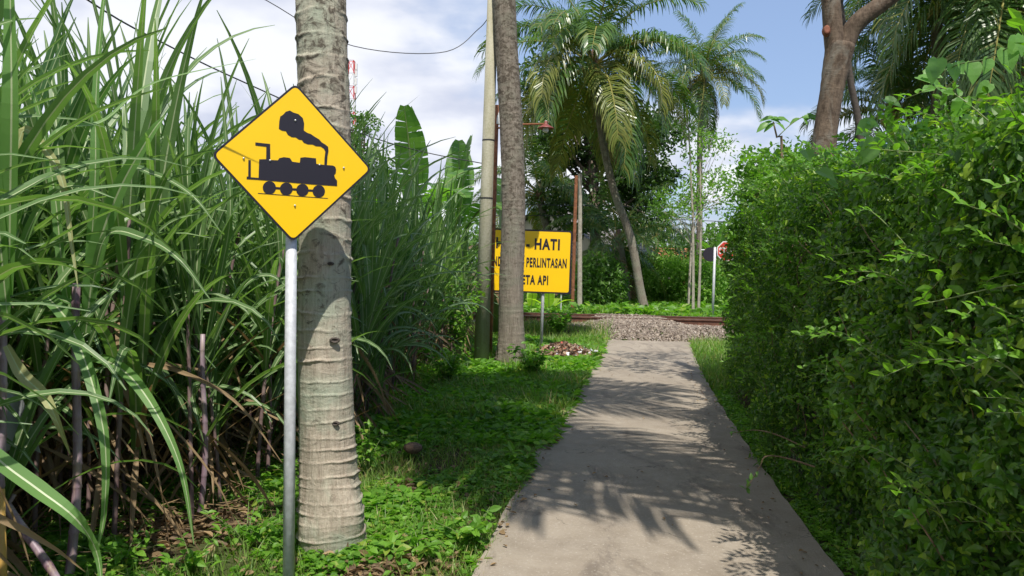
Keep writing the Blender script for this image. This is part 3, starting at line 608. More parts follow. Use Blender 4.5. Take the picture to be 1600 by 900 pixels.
palm((1010, 490), 26, [(1000, 450), (985, 370), (960, 300), (940, 210), (927, 100)], .15, .11, 'big leaning coconut palm with yellowing fronds behind the rails, left of the two tall palms', 4.5, [(0, 3), (1, 5), (2, 6), (3, 7), (4, 7), (5, 6), (6, 5), (7, 2)], 11, .6, 1, 16)
palm((1094, 490), 38, [(1093, 440), (1093, 300), (1094, 200), (1100, 118)], .17, .12, 'slender straight coconut palm farther back, right of the big leaning palm', 3.35, [(0, 3), (1, 5), (2, 5), (3, 5), (4, 5), (5, 3), (6, 3), (7, 2)], 23, .6, 2, 8, az0=.4)
palm((1392, 490), 21, [(1392, 400), (1394, 250), (1396, 172)], .15, .12, 'short coconut palm seen right of the forked trunk above hedge', 2.6, [(0, 3), (1, 4), (2, 4), (3, 4), (4, 4), (5, 3)], 31, .3, 0, 5)
palm((1468, 490), 19, [(1466, 400), (1464, 200), (1464, 60), (1462, -30)], .15, .12, 'tall coconut palm at top right with fronds hanging above vine', 3.3, [(1, 3), (2, 5), (3, 5), (4, 5), (5, 5), (6, 4)], 37, .15, 0, 6)
palm((1590, 490), 17, [(1590, 300), (1582, 100), (1575, -70)], .17, .13, 'coconut palm cut by the right edge with hanging olive fronds', 4.2, [(1, 3), (2, 4), (3, 5), (4, 6), (5, 6), (6, 6), (7, 3)], 41, .0, 1, 8)
palm((1010, 480), 60, [(1015, 420), (1030, 370)], .2, .15, 'small distant palm crown low behind the leaning palm', 3.6, [(0, 2), (1, 4), (2, 4), (3, 4), (4, 4)], 43, .1, 0, 0, 8)
palm((880, 490), 33, [(865, 400), (848, 330), (842, 302)], .2, .15, 'low palm with drooping fronds left of the leaning palm, above warning board', 3.4, [(0, 2), (1, 3), (2, 4), (3, 4), (4, 4), (5, 4), (6, 2)], 47, .3, 0, 0, 8)
palm((975, 490), 29, [(972, 430), (965, 380)], .25, .2, 'stumpy young palm with dark hanging fronds at foot of leaning palm', 2.8, [(0, 2), (1, 2), (2, 3), (3, 3), (4, 3), (5, 3), (6, 2)], 53, .0, 2, 0, 10)

# ================================================================== BROADLEAF TREES AND BUSHES
L2 = leaf2(.5); L6 = leaf6(.5)
def leafballs(b, centres, rad, n, size, up=.35, tpl=L2, flat=.75, mi=0):
    centres = np.asarray([list(c) for c in centres], float); k = len(centres); idx = rng.integers(0, k, n); rad = np.broadcast_to(np.asarray(rad, float), (k,))
    off = nrm(rng.normal(size=(n, 3))) * (rng.uniform(.25, 1, n) ** .6)[:, None] * rad[idx][:, None]; off[:, 2] *= flat
    out_ = nrm(off + 1e-6); dr = nrm(out_ * .6 + rdir(n) * .9 + [0, 0, -.15]); nn = nrm(rdir(n) * .8 + [0, 0, up] + out_ * .5)
    scatter(b, tpl, centres[idx] + off, frames(dr, nn), rng.uniform(.65, 1.25, n) * size, mi)
def limb_tree(name, label, cat, base, trunk_pts, r0, crowns, n, size, mat, bark='bark', group=None, clump=.55, nclump=60, tpl=L2, limbs=10, seed=0):
    """crowns: list of (centre, (rx,ry,rz)) in world coordinates"""
    t = thing(name, label, cat, base, 0, group); o = t.location.copy(); rr = random.Random(seed)
    tp = spline([Vector(p) - o for p in trunk_pts], 14); bt = B(); bt.tube(tp, np.linspace(r0, r0 * .5, 14), 10); bt.obj('trunk', M[bark], t, smooth=True)
    cs = []; rads = []; tot = sum(c[1][0] * c[1][1] * c[1][2] for c in crowns)
    for c, r in crowns:
        m = max(4, int(nclump * r[0] * r[1] * r[2] / tot))
        for _ in range(m):
            v = nrm(rng.normal(size=3)) * rng.uniform(.35, 1) ** .5; cs.append(np.array(list(Vector(c) - o)) + v * np.array(r)); rads.append(clump * rng.uniform(.6, 1.3))
    bb = B(); end = tp[-1]
    for k in rng.choice(len(cs), min(len(cs), limbs * 3), replace=False):
        s_ = tp[rr.randint(7, 13)]; m_ = (s_ + cs[k]) / 2 + rng.normal(size=3) * .2 * clump; bb.tube(spline([s_, m_, cs[k]], 6), np.linspace(r0 * .35, r0 * .06, 6), 5)
    bb.obj('branches', M[bark], t)
    bl = B(); leafballs(bl, cs, rads, n, size, tpl=tpl); bl.obj('crown', M[mat], t, kind='stuff'); return t
def P3(px, py, d): return at(px, py, d)
def tree_px(name, label, cat, bx, D, top, r0, blobs, n, size, mat, bark='bark', **k):
    g0 = at(bx, 480, D); base = (g0.x, g0.y, 0); f = D / FPX
    crowns = [(P3(x, y, D + dz), (rx * f, (rx + ry) * .5 * f, ry * f)) for x, y, rx, ry, dz in blobs]
    return limb_tree(name, label, cat, base, [base, P3((bx + top[0]) / 2, (480 + top[1]) / 2, D), P3(*top, D)], r0, crowns, n, size, M and mat, bark, **k)
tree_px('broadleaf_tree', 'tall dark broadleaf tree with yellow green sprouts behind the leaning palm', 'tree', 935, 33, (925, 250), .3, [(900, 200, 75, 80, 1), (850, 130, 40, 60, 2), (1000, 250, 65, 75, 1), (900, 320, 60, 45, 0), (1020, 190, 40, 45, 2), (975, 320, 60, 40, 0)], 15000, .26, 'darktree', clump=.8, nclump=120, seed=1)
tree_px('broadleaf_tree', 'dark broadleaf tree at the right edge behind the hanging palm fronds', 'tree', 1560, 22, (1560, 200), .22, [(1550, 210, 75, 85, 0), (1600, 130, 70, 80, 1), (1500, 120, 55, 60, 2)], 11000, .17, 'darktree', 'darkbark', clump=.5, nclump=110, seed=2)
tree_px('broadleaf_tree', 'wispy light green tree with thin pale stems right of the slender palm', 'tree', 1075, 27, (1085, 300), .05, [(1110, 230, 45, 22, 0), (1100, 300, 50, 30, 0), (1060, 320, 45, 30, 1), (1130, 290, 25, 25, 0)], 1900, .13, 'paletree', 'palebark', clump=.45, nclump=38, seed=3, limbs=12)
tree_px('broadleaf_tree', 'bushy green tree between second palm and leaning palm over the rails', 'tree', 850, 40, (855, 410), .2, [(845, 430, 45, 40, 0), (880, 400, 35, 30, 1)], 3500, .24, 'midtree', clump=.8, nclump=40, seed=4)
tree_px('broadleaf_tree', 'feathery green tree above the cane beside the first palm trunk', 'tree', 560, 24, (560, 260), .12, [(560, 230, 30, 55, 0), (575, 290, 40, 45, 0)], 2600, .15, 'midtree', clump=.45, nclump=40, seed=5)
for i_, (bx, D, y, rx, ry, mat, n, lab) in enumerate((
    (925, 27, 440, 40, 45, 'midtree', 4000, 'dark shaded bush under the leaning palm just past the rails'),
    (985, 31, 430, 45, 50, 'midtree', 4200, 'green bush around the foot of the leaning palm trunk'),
    (1040, 30, 440, 45, 42, 'paletree', 4200, 'sunlit bright green bush left of the slender palm foot'),  # this bush and the next: lighter leaf colour stands in for blocked sun
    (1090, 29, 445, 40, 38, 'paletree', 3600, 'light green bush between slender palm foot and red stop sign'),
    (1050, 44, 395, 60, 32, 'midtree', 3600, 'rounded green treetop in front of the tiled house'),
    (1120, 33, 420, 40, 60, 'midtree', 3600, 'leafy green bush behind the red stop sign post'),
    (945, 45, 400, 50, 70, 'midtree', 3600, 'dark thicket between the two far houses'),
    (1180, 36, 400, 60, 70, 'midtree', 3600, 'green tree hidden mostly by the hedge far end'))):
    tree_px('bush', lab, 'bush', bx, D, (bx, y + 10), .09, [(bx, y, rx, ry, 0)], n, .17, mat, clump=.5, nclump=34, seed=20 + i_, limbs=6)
# small yellow-green sprout cluster on the dark tree
# slim pale stems beyond the rails
for i_, (x, xt, yt, D, lab) in enumerate(((1083, 1076, 200, 25, 'left of two thin pale bare stems beyond the rails'), (1091, 1093, 215, 26, 'right of two thin pale bare stems beyond the rails'))):
    g0 = at(x, 500, D); t = thing('sapling', lab, 'sapling', (g0.x, g0.y, 0)); e = at(xt, yt, D) - t.location
    b = B(); b.tube(spline([(0, 0, -.05), e * .5 + Vector((.06, 0, 0)), e], 12), np.linspace(.05, .02, 12), 6); b.obj('trunk', M['palebark'], t)
    b = B(); leafballs(b, [e * .75, e * .9, e, e * .6], .5, 260, .14, mi=0); b.obj('crown', M['paletree'], t, kind='stuff')
# far belt of woodland
b = B(); cs = []
for k in range(170):
    x = rng.uniform(-75, 110); y = rng.uniform(62, 95); cs.append((x, y, rng.uniform(.5, 4.2)))
leafballs(b, cs, 2.8, 26000, .7); b.obj('distant_trees', M['midtree'], kind='stuff', label='low belt of distant green trees closing the horizon')

# ---- forked trunk on the right
D = 9.3; g0 = at(1298, 480, D); ft = thing('forked_tree', 'thick forked grey brown trunk rising behind the hedge', 'tree', (g0.x, g0.y, 0)); o0 = ft.location.copy()
def rel(L_): return [Vector(p) - o0 for p in L_]
b = B(); P = spline(rel([(g0.x - .05, g0.y, -.1), at(1290, 380, D), at(1287, 240, D), at(1300, 140, D), at(1313, 70, D)]), 40)
rad = np.interp(np.linspace(0, 1, 40), [0, .2, .6, .75, 1], [.21, .165, .132, .132, .165]) * (1 + rng.normal(size=40) * .018); b.tube(P, rad, 20)
b.obj('trunk', M['trunk'], ft, smooth=True)
b = B(); b.tube(spline(rel([at(1309, 105, D), at(1303, 60, D), at(1298, 0, D), at(1288, -140, D), at(1300, -330, D)]), 20), np.linspace(.12, .09, 20), 16); b.obj('branch', M['trunk'], ft, smooth=True)
b = B(); b.tube(spline(rel([at(1312, 100, D), at(1325, 58, D), at(1345, 30, D - .05), at(1385, 0, D - .1), at(1480, -80, D - .2), at(1600, -260, D - .3)]), 24), np.linspace(.115, .08, 24), 16); b.obj('branch', M['trunk'], ft, smooth=True)
pp = at(1292, 46, D - .125) - o0; b = B(); b.lathe([(0, .012), (.03, .012), (.042, .006), (.06, -.05)], seg=14); o = b.obj('cut_stub', plain('fresh_cut_wood', (.25, .085, .045), .8, 0, .3, 20), ft); o.location = pp; o.rotation_euler = (R(80), 0, R(-12)); o.scale = (.8, 1.2, 1)
b = B(); cs = [list(at(1300 + 110 * math.cos(a), -330 + 60 * math.sin(a), D + .8 * math.sin(a * 3)) - o0) for a in np.linspace(0, 6, 12)] + [list(at(1600 + 150 * math.cos(a), -330 + 90 * math.sin(a), D) - o0) for a in np.linspace(0, 6, 12)]
leafballs(b, cs, .6, 3000, .13); b.obj('crown', M['midtree'], ft, kind='stuff')
D = 10.4; g0 = at(1352, 480, D); t = thing('leaning_stem', 'thin dark leaning stem right behind the forked trunk', 'tree', (g0.x, g0.y, 0))
P = [Vector(p) - t.location for p in ((g0.x, g0.y, -.1), at(1347, 260, D), at(1328, 120, D), at(1312, 0, D), at(1290, -150, D))]
b = B(); b.tube(spline(P, 20), np.linspace(.05, .035, 20), 10); b.obj('trunk', M['darkbark'], t, smooth=True)

# ================================================================== HOUSES
def house(label, cx_px, roof_py, D, w_, dep, wall, roof, rz, hroof=1.3, wallh=2.8):
    p = at(cx_px, roof_py, D); zr = p.z; h = thing('house', label, 'house', (p.x, p.y, 0), rz)
    b = B(); b.box((0, 0, (zr - hroof) / 2), (w_, dep, zr - hroof)); b.obj('wall', M[wall], h)
    ez = zr - hroof; ov = .5
    for s_ in (-1, 1):
        b = B(); nrow = 9; k = 0
        for i in range(nrow):      # courses of the roof, each lapping the next
            u0, u1 = i / nrow, (i + 1) / nrow + .02; y0, y1 = s_ * (dep / 2 + ov) * (1 - u0), s_ * (dep / 2 + ov) * (1 - min(u1, 1)); z0, z1 = ez - .2 + (hroof + .2) * u0 + .05, ez - .2 + (hroof + .2) * min(u1, 1)
            X = w_ / 2 + ov; V = [(-X, y0, z0), (X, y0, z0), (X, y1, z1), (-X, y1, z1), (-X, y0, z0 - .06), (X, y0, z0 - .06)]
            b.add(V, [[0, 1, 2, 3], [4, 5, 1, 0]])
        b.obj('roof_slope', M[roof], h)
    for s_ in (-1, 1):
        x = s_ * w_ / 2; b = B(); b.poly([(x, -dep / 2, ez), (x, dep / 2, ez), (x, 0, zr - .06)]); b.obj('gable', M[wall], h)
    for x in (-w_ * .28, w_ * .22):
        f = B(); f.box((x, -dep / 2 - .02, 1.5), (1.1, .06, 1.2)); fo = f.obj('window', M['white'], h)
        g = B(); g.box((x, -dep / 2 - .055, 1.5), (.9, .02, 1.0)); g.obj('pane', M['glass_dark'], fo)
    b = B(); b.box((0, -dep / 2 - .03, 1.05), (.85, .06, 2.05)); b.obj('door', M['rust'], h)
    return h
house('low house with grey weathered gable roof left of the leaning palm', 895, 332, 42, 7, 6, 'plaster', 'oldroof', R(62), 1.9)
house('house with orange clay tile roof glimpsed through bushes right of leaning palm', 1075, 388, 52, 9, 6, 'plaster', 'tile', R(-12), 1.3)
# ================================================================== BANANAS
def banana_leaf(L, W, e0, droop, seed, mat, tears=5):
    r = np.random.default_rng(seed); n = 26; s_ = np.linspace(0, 1, n); e = R(e0) - R(droop) * s_ ** 1.6
    P = np.stack([np.cumsum(np.cos(e)) * L / n, 0 * s_, np.cumsum(np.sin(e)) * L / n], -1); U = np.stack([-np.sin(e), 0 * e, np.cos(e)], -1)
    wd = W * np.sin(np.pi * np.clip((s_ - .16) / .86, 0, 1)) ** .55 * .5; b = B(); b.tube(P, .03 * (1 - s_ * .85), 6, 1)
    for sd_ in (-1, 1):
        tear = set(r.choice(np.arange(6, n - 2), tears, replace=False)); Y = np.array([0, sd_, 0.])
        for i in range(4, n - 1):
            gap = .35 if (i in tear) else 0; lift = .25 + r.normal() * .05
            T = P[i + 1] - P[i]; A = P[i]; Bq = P[i + 1]; k0 = wd[i]; k1 = wd[i + 1]
            e0_ = A + Y * k0 + U[i] * k0 * lift * .6 + T * (.25 + gap); e1 = Bq + Y * k1 + U[i] * k1 * (lift + r.normal() * .03) * .6 + T * .25
            m0 = A + Y * k0 * .55 + U[i] * k0 * lift * .5 + T * (.12 + gap * .5); m1 = Bq + Y * k1 * .55 + U[i] * k1 * lift * .5 + T * .12
            b.add([A, m0, e0_, e1, m1, Bq], [[0, 1, 4, 5], [1, 2, 3, 4]])
    return b.mesh('leaf', [mat, M['greenstem']])
BL = [banana_leaf(2.3, .62, 88, 12, 1, M['banana']), banana_leaf(2.3, .55, 70, 75, 2, M['banana'], 7), banana_leaf(2.2, .5, 50, 80, 3, M['banana'], 8), banana_leaf(1.9, .5, -20, 60, 4, M['frond_dead'], 9)]
BLY = [banana_leaf(1.8, .55, 84, 25, 5, M['banana_lit']), banana_leaf(1.8, .5, 60, 70, 6, M['banana_lit'], 6)]
def banana(px, D, h, label, leaves, mset=BL, sc_=1.0, zb=0):
    g0 = at(px, 480, D); t = thing('banana_plant', label, 'banana plant', (g0.x, g0.y, zb)); b = B(); b.tube([(0, 0, -.1), (.02, 0, h * .5), (0, 0, h)], [.13, .11, .07], 12); b.obj('trunk', M['greenstem'], t, smooth=True)
    for m, az, tz in leaves: link('leaf', mset[m], t, loc=(0, 0, h - .12), rot=(0, tz, R(az)), scale=sc_)
banana(648, 14.5, 2.05, 'banana plant with tall upright torn leaf right of the diamond sign, above cane', [(0, 200, -.05), (0, 250, .12), (1, 40, 0), (2, 200, 0), (2, 300, 0)], sc_=1.05)
banana(715, 16, 2.0, 'banana plant with sunlit leaf rising over cane beside the concrete pole', [(0, 20, -.02), (0, 100, .1), (1, 120, 0), (2, 300, 0), (3, 200, 0)], sc_=.98)
banana(778, 17.5, 2.3, 'banana plant with brown dead leaves between concrete pole and second palm', [(3, 340, 0), (3, 30, 0), (3, 280, 0.3), (1, 90, 0), (3, 200, 0)])
banana(858, 23.0, .22, 'small bright yellow green banana plant below the warning board', [(0, 80, 0), (0, 262, .05), (1, 200, 0), (1, 340, 0), (1, 60, 0), (0, 120, .1)], BLY, .52)
banana(830, 23.8, .2, 'second small yellow green banana plant nearest the second palm foot', [(0, 95, 0), (1, 170, 0), (1, 10, 0), (0, 280, .1)], BLY, .48)
banana(1120, 30, 1.6, 'banana plant with green leaves behind the red stop sign', [(0, 20, 0), (1, 200, 0), (1, 60, 0)], BL, .8)

exec_after = True
# ================================================================== SUGARCANE
def ribbon(b, P, wmax, nh, mi=0, rib=1, prof=None, vdepth=.22, ribw=.11, twist=0.0):
    P = np.asarray(P, float); n = len(P); T = nrm(np.gradient(P, axis=0)); nh = np.broadcast_to(np.asarray(nh, float), P.shape); sd_ = nrm(np.cross(T, nh)); nn = np.cross(sd_, T)
    if twist:
        a = np.linspace(0, twist, n)[:, None]; sd_, nn = sd_ * np.cos(a) + nn * np.sin(a), nn * np.cos(a) - sd_ * np.sin(a)
    s_ = np.linspace(0, 1, n); w = (wmax * .5 * (prof if prof is not None else np.clip(.55 + 2.2 * s_, 0, 1) * np.clip((1.02 - s_) / .62, 0, 1) ** .75))[:, None]
    lift = nn * w * vdepth
    V = np.stack([P - sd_ * w + lift, P - sd_ * w * ribw, P + sd_ * w * ribw, P + sd_ * w + lift], 1).reshape(-1, 3)
    i = np.arange(n - 1)[:, None] * 4; base = b.n; b.v.append(V); b.n += len(V)
    for k, m in ((0, mi), (1, rib), (2, mi)): b.f.append((np.hstack([i + k, i + k + 1, i + k + 5, i + k + 4]) + base, m))
def cane_curve(L, a0, bend, n=12, kink=None, r=random):
    """leaf in the local xz-plane, a0 degrees from vertical"""
    s_ = np.linspace(0, 1, n); a = R(a0) + R(bend) * s_ ** 1.7
    if kink: a = a + np.where(s_ > kink, R(95), 0)
    dx = np.sin(a) * L / (n - 1); dz = np.cos(a) * L / (n - 1); y = np.cumsum(r.uniform(-.02, .02) * s_) * L
    return np.stack([np.concatenate([[0], np.cumsum(dx)[:-1]]), y, np.concatenate([[0], np.cumsum(dz)[:-1]])], -1)
def nh_of(P): 
    T = nrm(np.gradient(P, axis=0)); return nrm(np.stack([-T[:, 2], 0 * T[:, 0], T[:, 0]], -1))
rc = random.Random(3)
LEAFV = []
for i_ in range(16):
    a0, bend, kk = [(4, 14, None), (8, 30, None), (14, 60, None), (22, 95, None), (30, 120, None), (12, 25, .72), (10, 40, None), (28, 70, None)][i_ % 8]
    P = cane_curve(rc.uniform(1.25, 1.65), a0 + rc.uniform(-3, 3), bend + rc.uniform(-10, 10), 13, kk, rc); b = B(); ribbon(b, P, rc.uniform(.046, .068), nh_of(P), twist=rc.uniform(-.9, .9))
    LEAFV.append(b.mesh('leaf', [M['cane'], M['cane_rib']]))
DRYV = []
for i_ in range(5):
    P = cane_curve(rc.uniform(.6, 1.0), rc.uniform(110, 150) if i_ else 50, rc.uniform(20, 45), 9, None, rc); P[:, 2] = np.where(P[:, 2] < -1.1, -1.1, P[:, 2]); b = B(); ribbon(b, P, .032, nh_of(P), twist=rc.uniform(-2, 2), mi=0, rib=0); DRYV.append(b.mesh('dry_leaf', [M['cane_dry']]))
def stalk_into(b, h, r, bow, az, n=None, x0=0, y0=0):
    z = 0; P = []; Rr = []; 
    while z < h:
        nodeL = rc.uniform(.09, .14)
        for f, k in ((0, 1.0), (.06, 1.13), (.14, .97), (.9, .97)):
            zz_ = z + nodeL * f; u = zz_ / h; P.append((x0 + bow * u * u * math.cos(az), y0 + bow * u * u * math.sin(az), zz_)); Rr.append(r * k * (1 - .25 * u))
        z += nodeL
    b.tube(P, Rr, 8); return P[-1]
def stalk_at(bow, az, u, h): return (bow * u * u * math.cos(az), bow * u * u * math.sin(az), u * h)
def cane_plan(seed):
    r = random.Random(seed); h = r.uniform(1.25, 1.9) if seed % 10 < 8 else r.uniform(.5, .8); bow = r.uniform(0, .22); az = r.uniform(0, 6.28); lv = []; nl = r.randint(11, 14); a = r.uniform(0, 6.28); u0 = r.uniform(.25, .5)
    for i in range(nl):
        u = u0 + (1 - u0) * i / (nl - 1); k = [4, 3, 7, 4, 3, 2, 7, 5, 2, 6, 1, 0][min(11, int(12 * i / nl))]; k += 8 if r.random() < .5 else 0
        lv.append((u, k, a + (math.pi if i % 2 else 0) + r.uniform(-.5, .5), r.uniform(.85, 1.12)))
    dr = [(r.uniform(.15, .7), r.randint(0, 4), r.uniform(0, 6.28), r.uniform(.8, 1.1)) for _ in range(r.randint(5, 8))]
    return h, bow, az, lv, dr
VAR = []
for v in range(10):
    h, bow, az, lv, dr = cane_plan(v); b = B(); stalk_into(b, h, .015, bow, az); sm = b.mesh('stalk', M['stalk_dark'], True); bl = B(); bd = B()
    def inst(b, me, u, a, s_):
        V = np.zeros(len(me.vertices) * 3, np.float32); me.vertices.foreach_get('co', V); V = V.reshape(-1, 3) * s_; c, s2 = math.cos(a), math.sin(a); V = V @ np.array([[c, s2, 0], [-s2, c, 0], [0, 0, 1]]) + np.array(stalk_at(bow, az, u, h))
        F = np.array([list(p.vertices) for p in me.polygons]); mi = np.array([p.material_index for p in me.polygons]); n0 = b.n; b.v.append(V); b.n += len(V)
        for m in set(mi): b.f.append((F[mi == m] + n0, int(m)))
    for u, k, a, s_ in lv: inst(bl, LEAFV[k], u, a, s_)
    for u, k, a, s_ in dr: inst(bd, DRYV[k], u, a, s_)
    VAR.append((sm, bl.mesh('leaves', [M['cane'], M['cane_rib']]), bd.mesh('dry_leaves', [M['cane_dry']]), (h, bow, az, lv, dr)))
EY = [-3, 0, 3.2, 4.2, 5.2, 7.3, 11, 13.3, 16.5]; EX = [-3.6, -2.6, -2.25, -2.25, -1.95, -1.45, -1.2, -.85, -1.1]
def edge(y): return np.interp(y, EY, EX)
cand = []
y = 1.6
while y < 17.0:
    for row in range(7):
        for _ in range(2 if y < 9 else 1):
            off = row * .42 + rc.uniform(-.16, .22) + .04; yy = y + rc.uniform(-.16, .16); x = float(edge(yy)) - off
    
            if x > -.60 * yy - 1.6 and (yy > 4.5 or x < -.66 * yy): cand.append((yy, x, row))
    y += .36
rc.shuffle(cand); cand.sort(key=lambda c: c[2] * 1.0 + c[0] * .12)
near = cand[:285]; rest = cand[285:]
frontlab = 'tall green sugarcane with purple stalk in the dense cane stand left of path'
for i_, (yy, x, row) in enumerate(near):
    v = rc.randrange(10); sm, lm, dm, (h, bow, az, lv, dr) = VAR[v]; s_ = rc.uniform(.80, 1.06) * (1.13 if yy < 7 and x < -.44 * yy else 1); rz = rc.uniform(0, 6.28)
    z = float(gh(x, yy)) - .02
    px_ = 800 + x / yy * FPX; zone = 0 if px_ < 330 else (1 if px_ < 560 else 2)
    lab = ('green sugarcane in the ' + ('front rows' if row <= 1 else 'inner rows') + ' ' + ('left of the diamond sign', 'behind the diamond sign and first palm', 'between first palm trunk and concrete pole')[zone])
    t = thing('sugarcane', lab, 'sugarcane', (x, yy, z), rz, 'sugarcane stalks, ' + ('front edge' if row <= 1 else 'inner rows') + (' left of the sign', ' behind the sign', ' right of the first palm')[zone]); t.scale = (s_,) * 3
    t.rotation_euler = (rc.uniform(-.06, .06), rc.uniform(-.06, .06), rz)
    link('stalk', sm, t)
    if row <= 1 and yy < 9:
        for u, k, a, q_ in lv: link('leaf', LEAFV[k], t, loc=stalk_at(bow, az, u, h), rz=a, scale=q_)
        for u, k, a, q_ in dr: link('dry_leaf', DRYV[k], t, loc=stalk_at(bow, az, u, h), rz=a, scale=q_)
    else:
        link('leaves', lm, t, kind='stuff'); link('dry_leaves', dm, t, kind='stuff')
# the field behind, one mass
b = B()
def mass(n, xr, yr, sc0=1.0):
    pass
lt = B(); P = cane_curve(1.5, 14, 70, 6); 
def lite(a0, bend, n=6, wd=.05):
    P = cane_curve(1.5, a0, bend, n); T = nrm(np.gradient(P, axis=0)); w = wd * .5 * np.clip((1.02 - np.linspace(0, 1, n)) / .6, 0, 1)[:, None]; Y = np.array([[0, 1., 0]])
    V = np.stack([P - Y * w, P + Y * w], 1).reshape(-1, 3); i = np.arange(n - 1)[:, None] * 2; return V, np.hstack([i, i + 1, i + 3, i + 2])
LT = [(lambda q: (q[0] * .9, q[1]))(lite(*a)) for a in ((5, 20), (12, 45), (20, 80), (28, 110), (10, 30))]
pos = [(c[1], c[0]) for c in rest]
for _ in range(620):
    yy = rc.uniform(1.5, 24); x = float(edge(min(yy, 16))) - 2.8 - rc.uniform(0, 5.5); pos.append((x, yy))
pos = np.array(pos); st_t = B()
for k in range(13):
    h = rng.uniform(1.05, 1.75, len(pos)); u = .5 + .5 * k / 12; z = h * u; a = rng.uniform(0, 6.28, len(pos)); zc = np.zeros(len(pos))
    fr = np.stack([np.stack([np.cos(a), np.sin(a), zc], -1), np.stack([-np.sin(a), np.cos(a), zc], -1), np.stack([zc, zc, zc + 1], -1)], -1)
    scatter(b, LT[[3, 2, 3, 1, 2, 3, 1, 4, 1, 4, 0, 0, 0][k]], np.stack([pos[:, 0], pos[:, 1], z], -1), fr, rng.uniform(.8, 1.1, len(pos)), 0)
for x, yy in pos[::2]: b.tube([(x, yy, -.05), (x + rc.uniform(-.1, .1), yy, 1.6)], .016, 4, 1, cap=False)
dl = lite(95, 75, 5, .035)
for k in range(3):
    a = rng.uniform(0, 6.28, len(pos)); zc = np.zeros(len(pos)); fr = np.stack([np.stack([np.cos(a), np.sin(a), zc], -1), np.stack([-np.sin(a), np.cos(a), zc], -1), np.stack([zc, zc, zc + 1], -1)], -1)
    scatter(b, dl, np.stack([pos[:, 0], pos[:, 1], rng.uniform(.7, 1.3, len(pos))], -1), fr, rng.uniform(.5, .8, len(pos)), 2)
b.obj('sugarcane_field', [M['cane'], M['stalk_dark'], M['cane_dry']], kind='stuff', label='deep mass of sugarcane behind the front rows')

# hero canes with traced leaves
def hero(label, base, top, r, leaves):
    t = thing('sugarcane', label, 'sugarcane', (base.x, base.y, float(gh(base.x, base.y)))); o = t.location.copy()
    n = 12; P = []; Rr = []; L0 = Vector(base) - o; L1 = Vector(top) - o; ln = (L1 - L0).length; m = int(ln / .11)
    for i in range(m):
        for f, k in ((0, 1.0), (.07, 1.12), (.16, .96), (.92, .96)):
            u = (i + f) / m; P.append(L0 + (L1 - L0) * u + Vector((.02 * math.sin(u * 5), 0, 0))); Rr.append(r * k * (1 - .2 * u))
    b = B(); b.tube(P, Rr, 14); b.obj('stalk', M['stalk'], t, smooth=True)
    for pts, w_, mat, up in leaves:
        W = spline([at(*p) - o for p in pts], 26); b = B(); ribbon(b, W, w_, up, vdepth=.3)
        b.obj('leaf', [M[mat], M['cane_rib'] if mat != 'cane_dry' else M['cane_dry']], t, smooth=False)
b0 = ground(108, 905)
cam_n = (0.1, -.8, .6)
hero('thick pale purple cane stalk with long arching leaves standing nearest the grey sign post', b0, at(126, 440, b0.y + .05), .024, [
    ([(128, 480, 4.2), (75, 462, 4.0), (105, 500, 3.8), (140, 585, 3.6), (164, 690, 3.5), (163, 800, 3.5), (150, 870, 3.5)], .062, 'cane_hero', cam_n),
    ([(128, 570, 4.2), (160, 562, 4.0), (205, 590, 3.8), (250, 655, 3.7), (285, 740, 3.65), (303, 850, 3.65)], .058, 'cane_hero', cam_n),
    ([(136, 500, 4.2), (142, 400, 4.2), (149, 270, 4.1), (150, 150, 4.1), (160, 20, 4.1), (172, -60, 4.1)], .052, 'cane_hero', (0, -1, .2)),
    ([(134, 520, 4.2), (150, 400, 4.1), (185, 300, 4.0), (232, 215, 3.9), (258, 180, 3.9)], .085, 'cane_hero', (.3, -1, .3)),
    ([(120, 540, 4.2), (98, 420, 4.2), (85, 300, 4.2), (60, 170, 4.2), (20, 60, 4.2)], .05, 'cane_hero', (0, -1, .2)),
    ([(140, 470, 4.2), (190, 280, 4.1), (240, 272, 3.9), (300, 305, 3.8), (345, 362, 3.8)], .035, 'cane', cam_n),
    ([(138, 480, 4.2), (165, 370, 4.0), (225, 372, 3.9), (280, 405, 3.8), (330, 470, 3.8)], .05, 'cane', cam_n),
    ([(130, 560, 4.2), (170, 470, 4.1), (200, 420, 4.0), (262, 350, 3.9), (330, 330, 3.8)], .04, 'cane', cam_n)])
b1 = ground(-20, 960)
hero('purple cane stalk at the very left edge with tall bright blade', b1, at(18, 330, b1.y + .1), .022, [
    ([(14, 460, 3.3), (16, 300, 3.2), (18, 150, 3.1), (16, 0, 3.1), (14, -120, 3.1)], .075, 'cane_hero', (0, -1, .1)),
    ([(12, 500, 3.3), (-6, 300, 3.2), (-8, 120, 3.1), (-20, 0, 3.1)], .07, 'cane_hero', (0, -1, .1)),
    ([(18, 330, 3.3), (34, 206, 3.3), (72, 235, 3.3), (98, 285, 3.3), (112, 380, 3.3), (122, 450, 3.3)], .036, 'cane_cream', cam_n),
    ([(-60, 660, 2.7), (0, 720, 2.7), (60, 765, 2.7), (118, 810, 2.7), (150, 860, 2.8), (160, 920, 2.8)], .058, 'cane_hero', (0, -.6, .8)),
    ([(10, 540, 3.3), (35, 585, 3.3), (70, 620, 3.3), (90, 660, 3.3), (110, 710, 3.4)], .05, 'cane_cream', cam_n),
    ([(18, 380, 3.3), (80, 215, 3.4), (160, 190, 3.5), (240, 130, 3.6), (400, 92, 3.7)], .026, 'cane_hero', (0, -.7, .7)),
    ([(18, 430, 3.3), (60, 330, 3.3), (110, 290, 3.3), (180, 310, 3.3)], .04, 'cane', cam_n)])
b2 = ground(313, 800)
